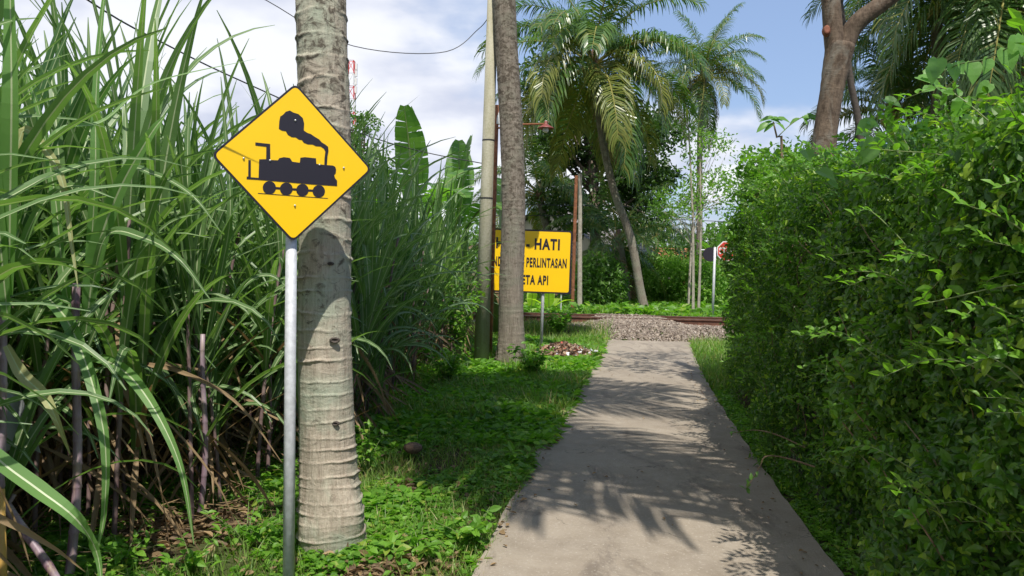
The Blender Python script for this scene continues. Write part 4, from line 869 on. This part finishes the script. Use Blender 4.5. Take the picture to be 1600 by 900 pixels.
hero('slim dark cane stalk on the weedy edge with broken dry leaf hanging right', b2, at(322, 520, b2.y), .018, [
    ([(322, 560, 5.2), (300, 470, 5.1), (290, 380, 5.1), (280, 300, 5.0)], .045, 'cane', (0, -1, .2)),
    ([(322, 580, 5.2), (250, 568, 5.0), (195, 568, 4.9), (262, 575, 4.8), (335, 605, 4.7), (385, 645, 4.7), (440, 722, 4.7)], .034, 'cane_dry', cam_n),
    ([(324, 540, 5.2), (345, 430, 5.1), (360, 330, 5.0), (352, 200, 5.0), (345, 120, 5.0)], .045, 'cane', (0, -1, .2)),
    ([(322, 620, 5.2), (312, 600, 5.1), (300, 612, 5.0), (308, 650, 4.9), (318, 690, 4.9)], .04, 'cane', cam_n),
    ([(324, 560, 5.2), (370, 460, 5.0), (420, 430, 5.0), (470, 470, 5.0)], .04, 'cane', cam_n)])
# litter of dry leaves under the cane
b = B(); n = 2600; yy = rng.uniform(1.5, 15, n); x = edge(yy) + .35 - rng.uniform(0, 1, n) ** .7 * 3.2; a = rng.uniform(0, 6.28, n)
V, F = lite(84, 12, 4, .035); d_ = np.stack([np.cos(a), np.sin(a), rng.normal(size=n) * .12], -1); fr = np.stack([d_, nrm(np.cross([0, 0, 1.], d_)), np.cross(d_, nrm(np.cross([0, 0, 1.], d_)))], -1)
scatter(b, (V, F), np.stack([x, yy, gh(x, yy) + rng.uniform(.01, .09, n)], -1), fr, rng.uniform(.2, .55, n)); b.obj('dry_cane_litter', M['cane_dry'], kind='stuff', label='carpet of dry brown cane leaves under the stand')

# ================================================================== GROUND COVER
def weedplant(seed, nl, hgt, tri=True):
    r = np.random.default_rng(seed); b = B(); t6 = leaf6(.62, .06) if tri else leaf2(.6)
    V = []; pos = []; dr = []; nn = []; sz = []
    for i in range(nl):
        a = r.uniform(0, 6.28); rad = r.uniform(.2, 1) * .6; z = hgt * r.uniform(.35, 1) * (1 - .4 * rad); p = np.array([rad * math.cos(a) * .7, rad * math.sin(a) * .7, z]); pos.append(p)
        dr.append([math.cos(a + r.uniform(-.8, .8)), math.sin(a + r.uniform(-.8, .8)), r.uniform(-.3, .45)]); nn.append([r.normal() * .35, r.normal() * .35, 1]); sz.append(r.uniform(.28, .55))
    scatter(b, t6, np.array(pos), frames(np.array(dr), np.array(nn)), np.array(sz)); return np.concatenate(b.v), np.concatenate([f for f, _ in b.f])
W3 = [weedplant(s_, 10, .8) for s_ in range(4)]; W2 = [weedplant(10 + s_, 8, .7, False) for s_ in range(4)]
def zframe(n, tilt=.15):
    a = rng.uniform(0, 6.28, n); up_ = nrm(np.stack([rng.normal(size=n) * tilt, rng.normal(size=n) * tilt, np.ones(n)], -1)); d_ = np.stack([np.cos(a), np.sin(a), np.zeros(n)], -1)
    y_ = nrm(np.cross(up_, d_)); x_ = np.cross(y_, up_); return np.stack([x_, y_, up_], -1)
def region(n, y0, y1, near_pow=1.0, lo=-.9, hi=.0, pn=.5):
    yy = y0 + (y1 - y0) * rng.uniform(0, 1, n) ** near_pow; l = edge(yy) + lo; r = pathL(yy) + hi; return l + (r - l) * rng.uniform(0, 1, n), yy
BARE = [(ground(668, 880), .30), (ground(600, 880), .16), (ground(335, 800), .30), (ground(230, 830), .28), (ground(640, 760), .16)]
def lush(x, y):
    m = np.ones(len(x), bool)
    for c, r_ in BARE: m &= ((x - c.x) ** 2 + ((y - c.y) / 1.3) ** 2) > (r_ * (1 + .35 * np.sin(9 * x + 7 * y))) ** 2 * rng.uniform(.2, 1.3, len(x))
    return m
def patch(x, y, f=1.0, s_=0): return .5 + .5 * np.sin(x * 2.1 * f + s_ + 1.3 * np.sin(y * 1.1 * f)) * np.sin(y * 1.7 * f + .7 + s_ + np.sin(x * 1.9 * f))
b = B()
for k in range(4):
    x, yy = region(2600, 2.4, 7.2, 1.0, -.8, .0); q_ = (patch(x, yy, 1.3) > rng.uniform(.1, .8, len(x))) & lush(x, yy); x, yy = x[q_], yy[q_]
    scatter(b, W3[k], np.stack([x, yy, gh(x, yy) - .02], -1), zframe(len(x)), rng.uniform(.035, .085, len(x)) * (1 + 1.1 * patch(x, yy, 1.7, 2) ** 2))
for k in range(4):
    x, yy = region(2400, 7, 17.3, 1.1, -.6, .06); scatter(b, W2[k], np.stack([x, yy, gh(x, yy) - .02], -1), zframe(len(x)), rng.uniform(.08, .17, len(x)) * (1 + .9 * patch(x, yy, 1.2, 3)))
# right of the path past the hedge end
for k in range(4):
    yy = rng.uniform(10.8, 17.4, 700); x = pathR(yy) + rng.uniform(.02, 2.2, 700); scatter(b, W2[k], np.stack([x, yy, gh(x, yy) - .02], -1), zframe(700), rng.uniform(.06, .15, 700))
for k in range(4):
    yy = rng.uniform(2.5, 11, 350); x = pathR(yy) + rng.uniform(.0, .25, 350); scatter(b, W2[k], np.stack([x, yy, gh(x, yy) - .02], -1), zframe(350), rng.uniform(.05, .11, 350))
for k in range(4):
    a = rng.uniform(0, 6.28, 26); rr = rng.uniform(.19, .42, 26); x = T1[0].x + rr * np.cos(a); yy = T1[0].y + rr * np.sin(a); scatter(b, W3[k], np.stack([x, yy, gh(x, yy) - .02], -1), zframe(26), rng.uniform(.05, .12, 26))
b.obj('ground_cover', M['weed'], kind='stuff', label='low leafy green weeds covering the verge along the path')
# grass blades
def blade(n=3, lean=.4, w=.045):
    z = np.linspace(0, 1, n); x = lean * z ** 2; ww = w * (1 - z ** 1.5 * .95); V = np.stack([np.stack([x, -ww, z], -1), np.stack([x, ww, z], -1)], 1).reshape(-1, 3); i = np.arange(n - 1)[:, None] * 2; return V, np.hstack([i, i + 1, i + 3, i + 2])
BLD = [blade(3, .25), blade(3, .55), blade(4, .9, .035)]
b = B()
for k in range(3):
    x, yy = region(5200, 2.4, 8, 1.2, -.2, .04); q_ = (patch(x, yy, 1.1, 4) > .35) & lush(x, yy); x, yy = x[q_], yy[q_]; scatter(b, BLD[k], np.stack([x, yy, gh(x, yy)], -1), zframe(len(x), .25), rng.uniform(.04, .12, len(x)))
    # along the slab edge
    yy = 2.4 + 14.8 * rng.uniform(0, 1, 3200) ** 1.2; x = pathL(yy) - np.abs(rng.normal(size=3200)) * .28 + .03; scatter(b, BLD[k], np.stack([x, yy, gh(x, yy)], -1), zframe(len(x), .3), rng.uniform(.04, .11, len(x)))
    x, yy = region(5200, 8, 18.6, 1, -.1, .1); scatter(b, BLD[k], np.stack([x, yy, gh(x, yy)], -1), zframe(len(x), .25), rng.uniform(.08, .22, len(x)) * (.4 + patch(x, yy, 1.2, 1)))
    yy = rng.uniform(10.6, 17.5, 3000); x = pathR(yy) + rng.uniform(0, 2.4, 3000); scatter(b, BLD[k], np.stack([x, yy, gh(x, yy)], -1), zframe(3000, .25), rng.uniform(.08, .22, 3000))
    # beyond the rails
    yy = rng.uniform(TRK + 1.3, TRK + 12, 7000); x = rng.uniform(-7, 12, 7000); scatter(b, BLD[k], np.stack([x, yy, gh(x, yy)], -1), zframe(7000, .2), rng.uniform(.12, .42, 7000))
    yy = rng.uniform(TRK - 2, TRK - .9, 2200); x = rng.uniform(-8, 1.9, 2200); scatter(b, BLD[k], np.stack([x, yy, gh(x, yy)], -1), zframe(2200, .2), rng.uniform(.04, .14, 2200))
b.obj('grass', M['grass'], kind='stuff', label='grass blades along the path edge and beyond the rails')
b = B()
for k in range(4):
    yy = rng.uniform(TRK + 1.5, TRK + 16, 2200); x = rng.uniform(-10, 16, 2200); scatter(b, W2[k], np.stack([x, yy, gh(x, yy)], -1), zframe(2200), rng.uniform(.25, .6, 2200))
b.obj('weeds_beyond_rails', M['shrub'], kind='stuff', label='tangled sunlit weeds on the far side of the rails')
# dry fallen leaves on verge and slab edge
b = B(); x, yy = region(1100, 2.6, 9, 1.0, -.3, .12)
scatter(b, leaf6(.6, .2, .1), np.stack([x, yy, np.where(x > pathL(yy) - .02, .012, gh(x, yy) + .03)], -1), frames(np.hstack([rng.normal(size=(len(x), 2)), rng.normal(size=(len(x), 1)) * .15]), rdir(len(x), 3)), rng.uniform(.025, .07, len(x)))
for _ in range(1):
    yy = rng.uniform(3, 14, 170); e = rng.uniform(0, 1, 170); x = np.where(e < .6, pathR(yy) - rng.uniform(.02, .25, 170), pathL(yy) + rng.uniform(.02, 1.8, 170) * rng.uniform(0, 1, 170))
    scatter(b, leaf6(.5, .2, .1), np.stack([x, yy, np.full(170, .012)], -1), frames(np.hstack([rng.normal(size=(170, 2)), rng.normal(size=(170, 1)) * .1]), rdir(170, 4)), rng.uniform(.015, .04, 170))
for c, r_ in BARE:
    n_ = int(900 * r_); a = rng.uniform(0, 6.28, n_); q = rng.uniform(0, 1, n_) ** .5 * r_ * 1.25; x = c.x + q * np.cos(a); yy = c.y + q * np.sin(a) * 1.3
    scatter(b, leaf6(.4, .2, .12), np.stack([x, yy, gh(x, yy) + rng.uniform(.005, .03, n_)], -1), frames(np.hstack([rng.normal(size=(n_, 2)), rng.normal(size=(n_, 1)) * .2]), rdir(n_, 3)), rng.uniform(.03, .09, n_))
b.obj('fallen_leaves', M['cane_dry'], kind='stuff', label='scattered brown fallen leaves on verge and path')

# ---- single weeds, stone, litter
def small_plant(label, px, py, h, n, leaf, mat, spread=.12, name='weed'):
    g0 = ground(px, py, -.03); t = thing(name, label, 'plant', (g0.x, g0.y, float(gh(g0.x, g0.y)))); bs = B(); bl = B(); ns = max(4, n // 9)
    for _ in range(ns):
        a = rng.uniform(0, 6.28); e = np.array([math.cos(a) * spread * rng.uniform(.3, 1.2), math.sin(a) * spread * rng.uniform(.3, 1.2), h * rng.uniform(.6, 1)]); P = spline([(0, 0, -.02), e * [.35, .35, .55], e], 8); bs.tube(P, np.linspace(.004, .0015, 8), 5)
        m = n // ns; u = rng.uniform(.25, 1, m); pp = np.stack([np.interp(u, np.linspace(0, 1, 8), P[:, k]) for k in range(3)], -1); d_ = rdir(m); d_[:, 2] = d_[:, 2] * .4 + .1
        scatter(bl, leaf6(.5, .08), pp, frames(d_, rdir(m, 2.2)), rng.uniform(.6, 1.2, m) * leaf)
    bs.obj('stem', M['greenstem'], t); bl.obj('foliage', M[mat], t, kind='stuff')
small_plant('leafy weed with oval leaves at the right foot of first palm trunk', 575, 735, .48, 70, .06, 'weed', .14)
small_plant('bright broad leaf weed overhanging the path edge', 815, 735, .22, 40, .09, 'weed', .16)
small_plant('bright green weed clump beside near path corner', 735, 850, .24, 90, .085, 'weed', .22)
small_plant('low bright weed clump in front of the first palm foot', 655, 870, .16, 80, .07, 'weed', .25)
small_plant('weed clump at bottom left below the cane', 190, 890, .2, 100, .06, 'weed', .3)
small_plant('weed clump left of the grey sign post', 385, 850, .26, 110, .06, 'weed', .3)
small_plant('weed clump at bottom between cane and sign post', 300, 895, .18, 90, .06, 'weed', .3)
small_plant('dark leafy bush just behind the litter heap', 873, 528, .65, 420, .11, 'shrub', .4, 'bush')
small_plant('tall weed by the feet of second palm trunk', 830, 590, .5, 260, .10, 'weed', .35)
small_plant('bushy green weed in front of the concrete pole', 700, 600, .55, 260, .10, 'weed', .35)
small_plant('light green bush growing at the cane edge left of concrete pole', 715, 575, 1.75, 520, .10, 'shrub', .45, 'bush')
g0 = ground(645, 712, -.02); b = B(); b.lathe([(0, -.07), (.05, -.05), (.085, 0), (.08, .05), (.04, .085), (0, .095)], seg=14); o = b.obj('coconut_husk', M['huskbrown'], loc=(g0.x, g0.y, .035), smooth=True); o.scale = (.95, .7, .62); tag(o, 'old brown coconut husk lying in weeds right of the first palm', 'coconut husk')
g0 = ground(890, 556); b = B(); n = 2600; a = rng.uniform(0, 6.28, n); rr_ = rng.uniform(0, 1, n) ** .6; x = g0.x + rr_ * np.cos(a) * .60 - .04; yy = g0.y + .25 + rr_ * np.sin(a) * 1.0; z = .21 * (1 - rr_ ** 1.6) * (.6 + .4 * patch(x, yy, 3)) - .03
q_ = np.array([[-.5, -.35, 0], [.5, -.25, .1], [.4, .3, -.08], [-.45, .35, .12]]); scatter(b, (q_, np.array([[0, 1, 2], [0, 2, 3]])), np.stack([x, yy, z], -1), frames(rdir(n), rdir(n, .8)), rng.uniform(.03, .15, n))
b.obj('litter_heap', M['litter'], kind='stuff', label='heap of plastic litter and dead leaves behind the warning board post')
def crumple(name, label, cat, loc_, s_, mat, seed):
    r = np.random.default_rng(seed); V, F = grid(np.linspace(-1, 1, 9), np.linspace(-1, 1, 9), lambda X, Y: .35 * r.normal(size=X.shape) * (1 - .3 * (X ** 2 + Y ** 2)) + .4); b = B(); b.add(V * [s_, s_ * .6, s_ * .5], F); o = b.obj(name, M[mat], loc=loc_); tag(o, label, cat)
crumple('plastic_bag', 'crumpled white plastic bag on top of the litter heap', 'plastic bag', (g0.x + .02, g0.y + .0, .12), .10, 'white', 1)
crumple('plastic_bag', 'crumpled grey plastic bag at right side of litter heap', 'plastic bag', (g0.x + .36, g0.y + .05, .06), .13, 'galv', 2)
crumple('food_packet', 'crumpled red packet on the litter heap', 'packet', (g0.x - .08, g0.y - .12, .13), .045, 'red', 3)
# plastic sheet + post at left edge
D = 3.9; t = thing('plastic_sheet', 'torn grey plastic sheet hanging among canes at left edge', 'plastic sheet', at(20, 660, D)); o0 = t.location.copy()
V = []; nn_ = 10
for i in range(nn_):
    for j in range(nn_):
        u, v = i / (nn_ - 1), j / (nn_ - 1); px = -30 + u * (30 + 32 + 32 * v); py = 612 + v * (92 + 6 * math.sin(u * 7)) ; V.append(list(at(px, py, D + .03 * math.sin(u * 9 + v * 3)) - o0))
i = np.arange(nn_ - 1)[:, None] * nn_; j = np.arange(nn_ - 1)[None]; b = B(); b.add(V, np.stack([i + j, i + j + 1, i + nn_ + j + 1, i + nn_ + j], -1).reshape(-1, 4)); b.obj('sheet', M['tarp'], t, smooth=True)
D = 3.3; p0_ = at(8, 905, D); p1_ = at(0, 765, D); t = thing('bamboo_post', 'short yellow bamboo post at the bottom left corner', 'post', (p0_.x, p0_.y, -.05)); b = B(); b.tube([Vector((0, 0, -.05)), Vector(p1_) - t.location], .018, 10); b.obj('culm', M['bamboo'], t, smooth=True)
P = [at(10, 790, 3.5), at(80, 890, 3.4), at(120, 960, 3.4)]; o = B().tube(spline([p - P[0] for p in P], 14), np.linspace(.02, .014, 14) * (1 + .12 * (np.arange(14) % 3 == 0)), 8).obj('fallen_cane', M['stalk'], loc=P[0], smooth=True); tag(o, 'brown fallen cane stick slanting down at bottom left', 'cane stick')

# ================================================================== HEDGE
hd = thing('hedge', 'dense dark green clipped hedge along the right side of path', 'hedge', (3, 6, 0)); o0 = np.array([3, 6, 0.])
def hface(y): return pathR(y) + .03 + .24 * smooth((np.asarray(y) - 6) / 4) + .05 * np.sin(y * 1.7) + np.where(y < 4, .0, 0)
HEND = 11.6
def htop(y): return np.interp(y, [-3, 1.5, 3, 4.5, 6.5, 8.5, 10, 11.2, 11.8], [2.3, 2.25, 2.25, 2.3, 2.4, 2.5, 2.45, 2.15, 1.7])
def bump_(y, z): return .10 * np.sin(y * 3.1 + z * 1.3) * np.sin(z * 3.7 + y) + .07 * np.sin(y * 7.3 + z * 5.1) * np.sin(z * 9.1 - y * 4) + .05 * np.sin(y * 13 + z * 8) * np.sin(z * 15 + y * 5) + .10 * smooth((z - 1.3) / .8) * np.sin(y * 1.9 + .5) - .04
bf = B()
def hedge_leaves(n, y0, y1, size, tpl, depth=.38):
    y = rng.uniform(y0, y1, n); zt = htop(y); z = rng.uniform(0, 1, n) ** .9 * zt + .02; dep = rng.exponential(.13, n); dep = np.clip(dep, 0, depth)
    x = hface(y) - bump_(y, z) + dep + .5 * smooth((z - zt + .35) / .5) ** 2
    nn = nrm(np.stack([-np.ones(n) * .7, rng.normal(size=n) * .5, .55 + rng.normal(size=n) * .45], -1)); d_ = nrm(np.stack([-rng.uniform(0, .8, n), rng.normal(size=n), -.25 + rng.normal(size=n) * .6], -1))
    scatter(bf, tpl, np.stack([x, y, z], -1) - o0, frames(d_, nn), rng.uniform(.5, 1.6, n) * size)
hl6 = leaf6(.5, .09); hl2 = leaf2(.52, .1)
hedge_leaves(9000, 1.0, 3.0, .042, hl6); hedge_leaves(23000, 2.4, 5.0, .044, hl6); hedge_leaves(30000, 4.8, 8, .040, hl2); hedge_leaves(26000, 7.8, HEND, .044, hl2); hedge_leaves(14000, -3, 2.4, .045, hl6)
# top and end
def hedge_top(n, y0, y1, size, tpl, wmax=2.2):
    y = rng.uniform(y0, y1, n); u = rng.uniform(0, wmax, n); zt = htop(y) - .05 * u + .16 * np.sin(y * 2.7 + u * 3) * np.sin(u * 2.3 + y) + .1 * np.sin(y * 6.1); x = hface(y) + .15 + u
    z = zt - rng.exponential(.12, n); nn = nrm(np.stack([rng.normal(size=n) * .5 - .2, rng.normal(size=n) * .5 - .1, np.ones(n)], -1)); d_ = nrm(np.stack([rng.normal(size=n), rng.normal(size=n), rng.normal(size=n) * .5], -1))
    scatter(bf, tpl, np.stack([x, y, z], -1) - o0, frames(d_, nn), rng.uniform(.6, 1.3, n) * size)
hedge_top(12000, 1, 5, .04, hl6); hedge_top(22000, 5, HEND, .05, hl2)
n = 9000; u = rng.uniform(0, 2.2, n); z = rng.uniform(0, 2.3, n); x = hface(HEND) + u; y = HEND - rng.exponential(.1, n) + .1 * np.sin(z * 4 + u * 3); scatter(bf, hl2, np.stack([x, y, z], -1) - o0, frames(rdir(n), nrm(rdir(n) + [0, .6, .5])), rng.uniform(.6, 1.3, n) * .05)
bf.obj('foliage', M['hedge'], hd, kind='stuff')
# core sheet, inner shade put into its dark colour; twigs over it
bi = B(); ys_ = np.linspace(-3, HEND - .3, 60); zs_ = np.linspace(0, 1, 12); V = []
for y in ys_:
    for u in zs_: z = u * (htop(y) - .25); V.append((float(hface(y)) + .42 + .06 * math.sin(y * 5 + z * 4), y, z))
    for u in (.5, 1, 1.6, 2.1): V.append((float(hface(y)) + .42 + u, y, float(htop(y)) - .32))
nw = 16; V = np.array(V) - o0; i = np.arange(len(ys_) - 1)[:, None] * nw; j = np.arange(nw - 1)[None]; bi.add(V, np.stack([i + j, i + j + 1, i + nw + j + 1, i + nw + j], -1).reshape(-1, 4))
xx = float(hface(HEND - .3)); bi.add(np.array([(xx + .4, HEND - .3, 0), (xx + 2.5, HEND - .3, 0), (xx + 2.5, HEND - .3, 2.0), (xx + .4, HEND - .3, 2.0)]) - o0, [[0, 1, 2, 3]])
M['inner'] = plain('shaded_hedge_core', (.035, .06, .015), .9, 0, .5, 14, 1.0); bi.obj('shade_core', M['inner'], hd)
bt_ = B()
for _ in range(320):
    y = rng.uniform(1.2, 9); z = rng.uniform(.05, 1.9); x = float(hface(y) - bump_(y, z)) + .12; e = np.array([rng.uniform(-.12, .05), rng.normal() * .18, rng.uniform(.05, .35)]); bt_.tube(spline([np.array([x, y, z]) - o0, np.array([x, y, z]) - o0 + e * .5 + rng.normal(size=3) * .02, np.array([x, y, z]) - o0 + e], 5), np.linspace(.004, .0015, 5), 4)
bt_.obj('twigs', M['twig'], hd, kind='stuff')
# sprigs that stick out
def sprig(seed, L, n, leaf, curve=.25, opp=True):
    r = np.random.default_rng(seed); P = spline([(0, 0, 0), (L * .35, r.normal() * .03, L * .1), (L * .7, r.normal() * .05, L * .1 * (1 - curve)), (L, r.normal() * .06, -L * curve * .6)], 12); b = B(); b.tube(P, np.linspace(.0025, .001, 12), 5, 1)
    u = np.linspace(.15, 1, n); pp = np.stack([np.interp(u, np.linspace(0, 1, 12), P[:, k]) for k in range(3)], -1); sd_ = np.where(np.arange(n) % 2, 1., -1.); d_ = np.stack([np.full(n, .55), sd_ * .8, r.normal(size=n) * .25 + .1], -1); d_[-1] = (1, 0, .0)
    scatter(b, leaf6(.48, .08), pp, frames(d_, rdir(n, 3)), r.uniform(.7, 1.15, n) * leaf); return b.mesh('sprig', [M['shrub'], M['greenstem']])
SPR = [sprig(s_, .28, 15, .046, .1 + .15 * (s_ % 3)) for s_ in range(6)]
rs = random.Random(17)
for k in range(230):
    y = rs.uniform(1.9, 9.5) if k < 180 else rs.uniform(3, HEND); z = (rs.uniform(.1, 1) ** .7) * float(htop(y)) if k < 180 else float(htop(y)) + rs.uniform(-.1, .1)
    x = float(hface(y) - bump_(y, z)) + .02 + (.0 if k < 180 else rs.uniform(.1, 1.2)); el = rs.uniform(.1, 1.1) if k < 180 else rs.uniform(.6, 1.4); az = math.pi + rs.uniform(-1.1, 1.1)
    link('sprig', SPR[k % 6], hd, loc=Vector((x, y, z)) - Vector(o0), rot=(rs.uniform(-.6, .6), -el, az), scale=rs.uniform(.7, 1.35))
def hang(pts, n, leaf, label, tipn):
    P = spline([Vector(at(*p)) - Vector(o0) for p in pts], 24); b = B(); b.tube(P, np.linspace(.006, .002, 24), 6, 1); u = 1 - (np.linspace(0, 1, n) ** 1.4) * tipn; pp = np.stack([np.interp(u, np.linspace(0, 1, 24), P[:, k]) for k in range(3)], -1)
    scatter(b, leaf6(.5, .08), pp, frames(rdir(n, -.3), rdir(n, 1.5)), rng.uniform(.6, 1.1, n) * leaf); o = b.obj('sprig', [M['vine'], M['twig']], hd); o['label'] = label
hang([(1290, 735, 5.0), (1230, 716, 5.1), (1197, 713, 5.1), (1188, 728, 5.1), (1178, 745, 5.1), (1165, 765, 5.1)], 15, .05, 'bare arching twig with bright leaves drooping over the path', .3)
hang([(1260, 700, 5.6), (1210, 678, 5.7), (1175, 672, 5.8), (1140, 678, 5.8)], 8, .03, 'thin bare twig reaching out above the drooping twig', .8)
for (px, py, D, L) in ((1465, 720, 3.6, .5), (1420, 640, 4.0, .4), (1555, 800, 3.0, .45), (1385, 560, 4.2, .5), (1350, 640, 4.3, .35)):
    p = at(px, py, D); hx = float(hface(p.y) - bump_(p.y, p.z)); b = B(); P = spline([(hx + .1, p.y, p.z - L * .6), (hx - .02, p.y, p.z - L * .2), (hx - .08, p.y + .03, p.z)], 12) - o0; b.tube(P, np.linspace(.005, .002, 12), 5, 1); n = 12
    u = rng.uniform(.55, 1, n); pp = np.stack([np.interp(u, np.linspace(0, 1, 12), P[:, k]) for k in range(3)], -1); scatter(b, leaf6(.5, .08), pp, frames(nrm(rdir(n) + [-.3, 0, .3]), nrm(rdir(n, 1) + [-.8, -.5, .5])), rng.uniform(.045, .075, n)); b.obj('sprig', [M['shrub'], M['twig']], hd)

# ---- taller shrub standing over the far part of the hedge
def shrub_px(label, px, D, blobs, n, size, mat, tpl=hl6, group=None, clump=.22, ncl=60):
    g0 = at(px, 480, D); tree_px('shrub', label, 'shrub', px, D, (px, blobs[0][1] + 20), .04, blobs, n, size, mat, 'twig', tpl=tpl, clump=clump, nclump=ncl, limbs=14)
shrub_px('broad leafy shrub bulging over the far end of hedge', 1200, 10.3, [(1200, 290, 42, 55, 0), (1240, 265, 45, 30, .3), (1165, 345, 20, 25, 0)], 5200, .075, 'shrub', hl6)
shrub_px('tangled bright shrub on the hedge right of the forked trunk', 1400, 6.2, [(1370, 290, 60, 60, 0), (1450, 260, 70, 60, 0), (1330, 300, 45, 35, .8)], 6000, .060, 'shrub', hl6, clump=.2, ncl=80)
shrub_px('tall leafy shrub overtopping the hedge at right edge', 1570, 4.4, [(1560, 330, 90, 90, 0), (1610, 260, 60, 90, 0), (1500, 340, 60, 50, .3)], 5000, .055, 'shrub', hl6, clump=.17, ncl=80)
shrub_px('shrub filling the hedge top behind the forked trunk', 1310, 8.3, [(1300, 290, 60, 45, 0), (1250, 290, 45, 40, .5)], 4600, .07, 'shrub', hl6)
# cassava like sprout above the hedge
t = thing('sapling', 'lone sprout with drooping oval leaves poking above the hedge end', 'sapling', at(1222, 250, 9.6)); o1 = t.location.copy(); t.location.z = 0; o1 = t.location.copy()
P = [Vector((0, 0, 0)), at(1222, 250, 9.6) - o1, at(1214, 215, 9.6) - o1, at(1208, 190, 9.6) - o1]; b = B(); b.tube(spline(P, 10), np.linspace(.02, .008, 10), 6); b.obj('stem', M['twig'], t)
LV = leaf6(.42, .06); bm_ = B(); bm_.add(*LV); LM = bm_.mesh('leaf', M['vine'], True)
def leafobj(me, t, p, d_, n_, s_, name='leaf'):
    f = frames(np.array([list(d_)]), np.array([list(n_)]))[0]; o = link(name, me, t); o.matrix_local = Matrix.Translation(Vector(p)) @ Matrix(f.tolist()).to_4x4() @ Matrix.Scale(s_, 4); return o
for k in range(16):
    px, py = (1208, 188) if k < 10 else (1255, 182); a = rs.uniform(0, 6.28); p = at(px + rs.uniform(-8, 8), py + rs.uniform(-6, 6), 9.6) - o1
    leafobj(LM, t, p, (math.cos(a), math.sin(a) * .5, rs.uniform(-.9, .2)), (rs.uniform(-.4, .4), -.7, .7), rs.uniform(.13, .22))
P = [at(1214, 215, 9.6) - o1, at(1235, 195, 9.6) - o1, at(1255, 182, 9.6) - o1]; b = B(); b.tube(spline(P, 8), .006, 5); b.obj('stem', M['greenstem'], t)

# ---- big leaved vine
HV = heart(); bm_ = B(); bm_.add(*HV); HM = bm_.mesh('leaf', M['vine'], False)
def vine(label, stems, nl, s0, s1, spread=.10):
    p0 = at(*stems[0][0]); t = thing('vine', label, 'vine', (p0.x, p0.y, 0)); o1 = t.location.copy()
    for pts in stems:
        P = spline([at(*p) - o1 for p in pts], 20); b = B(); b.tube(P, np.linspace(.006, .0025, 20), 6); b.obj('stem', M['greenstem'], t)
        for k in range(nl):
            u = rs.uniform(.05, 1); p = Vector([np.interp(u, np.linspace(0, 1, 20), P[:, q]) for q in range(3)]) + Vector((rs.gauss(0, spread), rs.gauss(0, spread), rs.gauss(0, spread * .7)))
            a = rs.uniform(0, 6.28); leafobj(HM, t, p, (math.cos(a), math.sin(a) * .6 - .3, rs.uniform(-.9, -.1)), (rs.uniform(-.5, .5), -.75, rs.uniform(.3, 1)), rs.uniform(s0, s1))
vine('broad heart leaf vine climbing over the hedge right of forked trunk', [[(1320, 310, 4.9), (1350, 250, 4.8), (1380, 215, 4.7), (1410, 195, 4.7)], [(1400, 290, 4.4), (1440, 230, 4.3), (1475, 205, 4.3), (1520, 195, 4.3)], [(1480, 300, 4.0), (1530, 250, 4.0), (1570, 215, 3.9), (1620, 200, 3.8)]], 26, .065, .12, .12)
vine('upright vine shoot with thin dark stem standing above the hedge top', [[(1472, 300, 5.0), (1474, 240, 5.0), (1478, 150, 5.0), (1476, 100, 5.0)]], 15, .07, .12, .06)
def rowvine():
    pts = [(1478, 110, 4.6), (1500, 100, 4.4), (1540, 92, 4.1), (1580, 72, 3.9), (1640, 40, 3.7)]; p0 = at(*pts[0]); t = thing('vine', 'thin vine tendril with a row of hanging heart leaves at top right', 'vine', (p0.x, p0.y, 0)); o1 = t.location.copy(); P = spline([at(*p) - o1 for p in pts], 20); b = B(); b.tube(P, .004, 6); b.obj('stem', M['greenstem'], t)
    for px, py, D, s_ in ((1488, 100, 4.5, .10), (1519, 98, 4.3, .115), (1545, 92, 4.1, .085), (1572, 76, 3.95, .12), (1500, 96, 4.4, .07), (1590, 60, 3.85, .11), (1465, 92, 4.5, .12), (1455, 105, 4.5, .1), (1596, 55, 3.8, .1)):
        leafobj(HM, t, at(px, py, D) - o1, (rs.uniform(-.4, .3), -.2, -1), (rs.uniform(-.3, .3), -1, .3), s_)
rowvine()
print('tris', sum(len(o.data.polygons) for o in bpy.data.objects if o.type == 'MESH'), 'unique', sum(sum(p.loop_total - 2 for p in m.polygons) if len(m.polygons) < 2000 else len(m.polygons) for m in bpy.data.meshes), 'objects', len(bpy.data.objects))
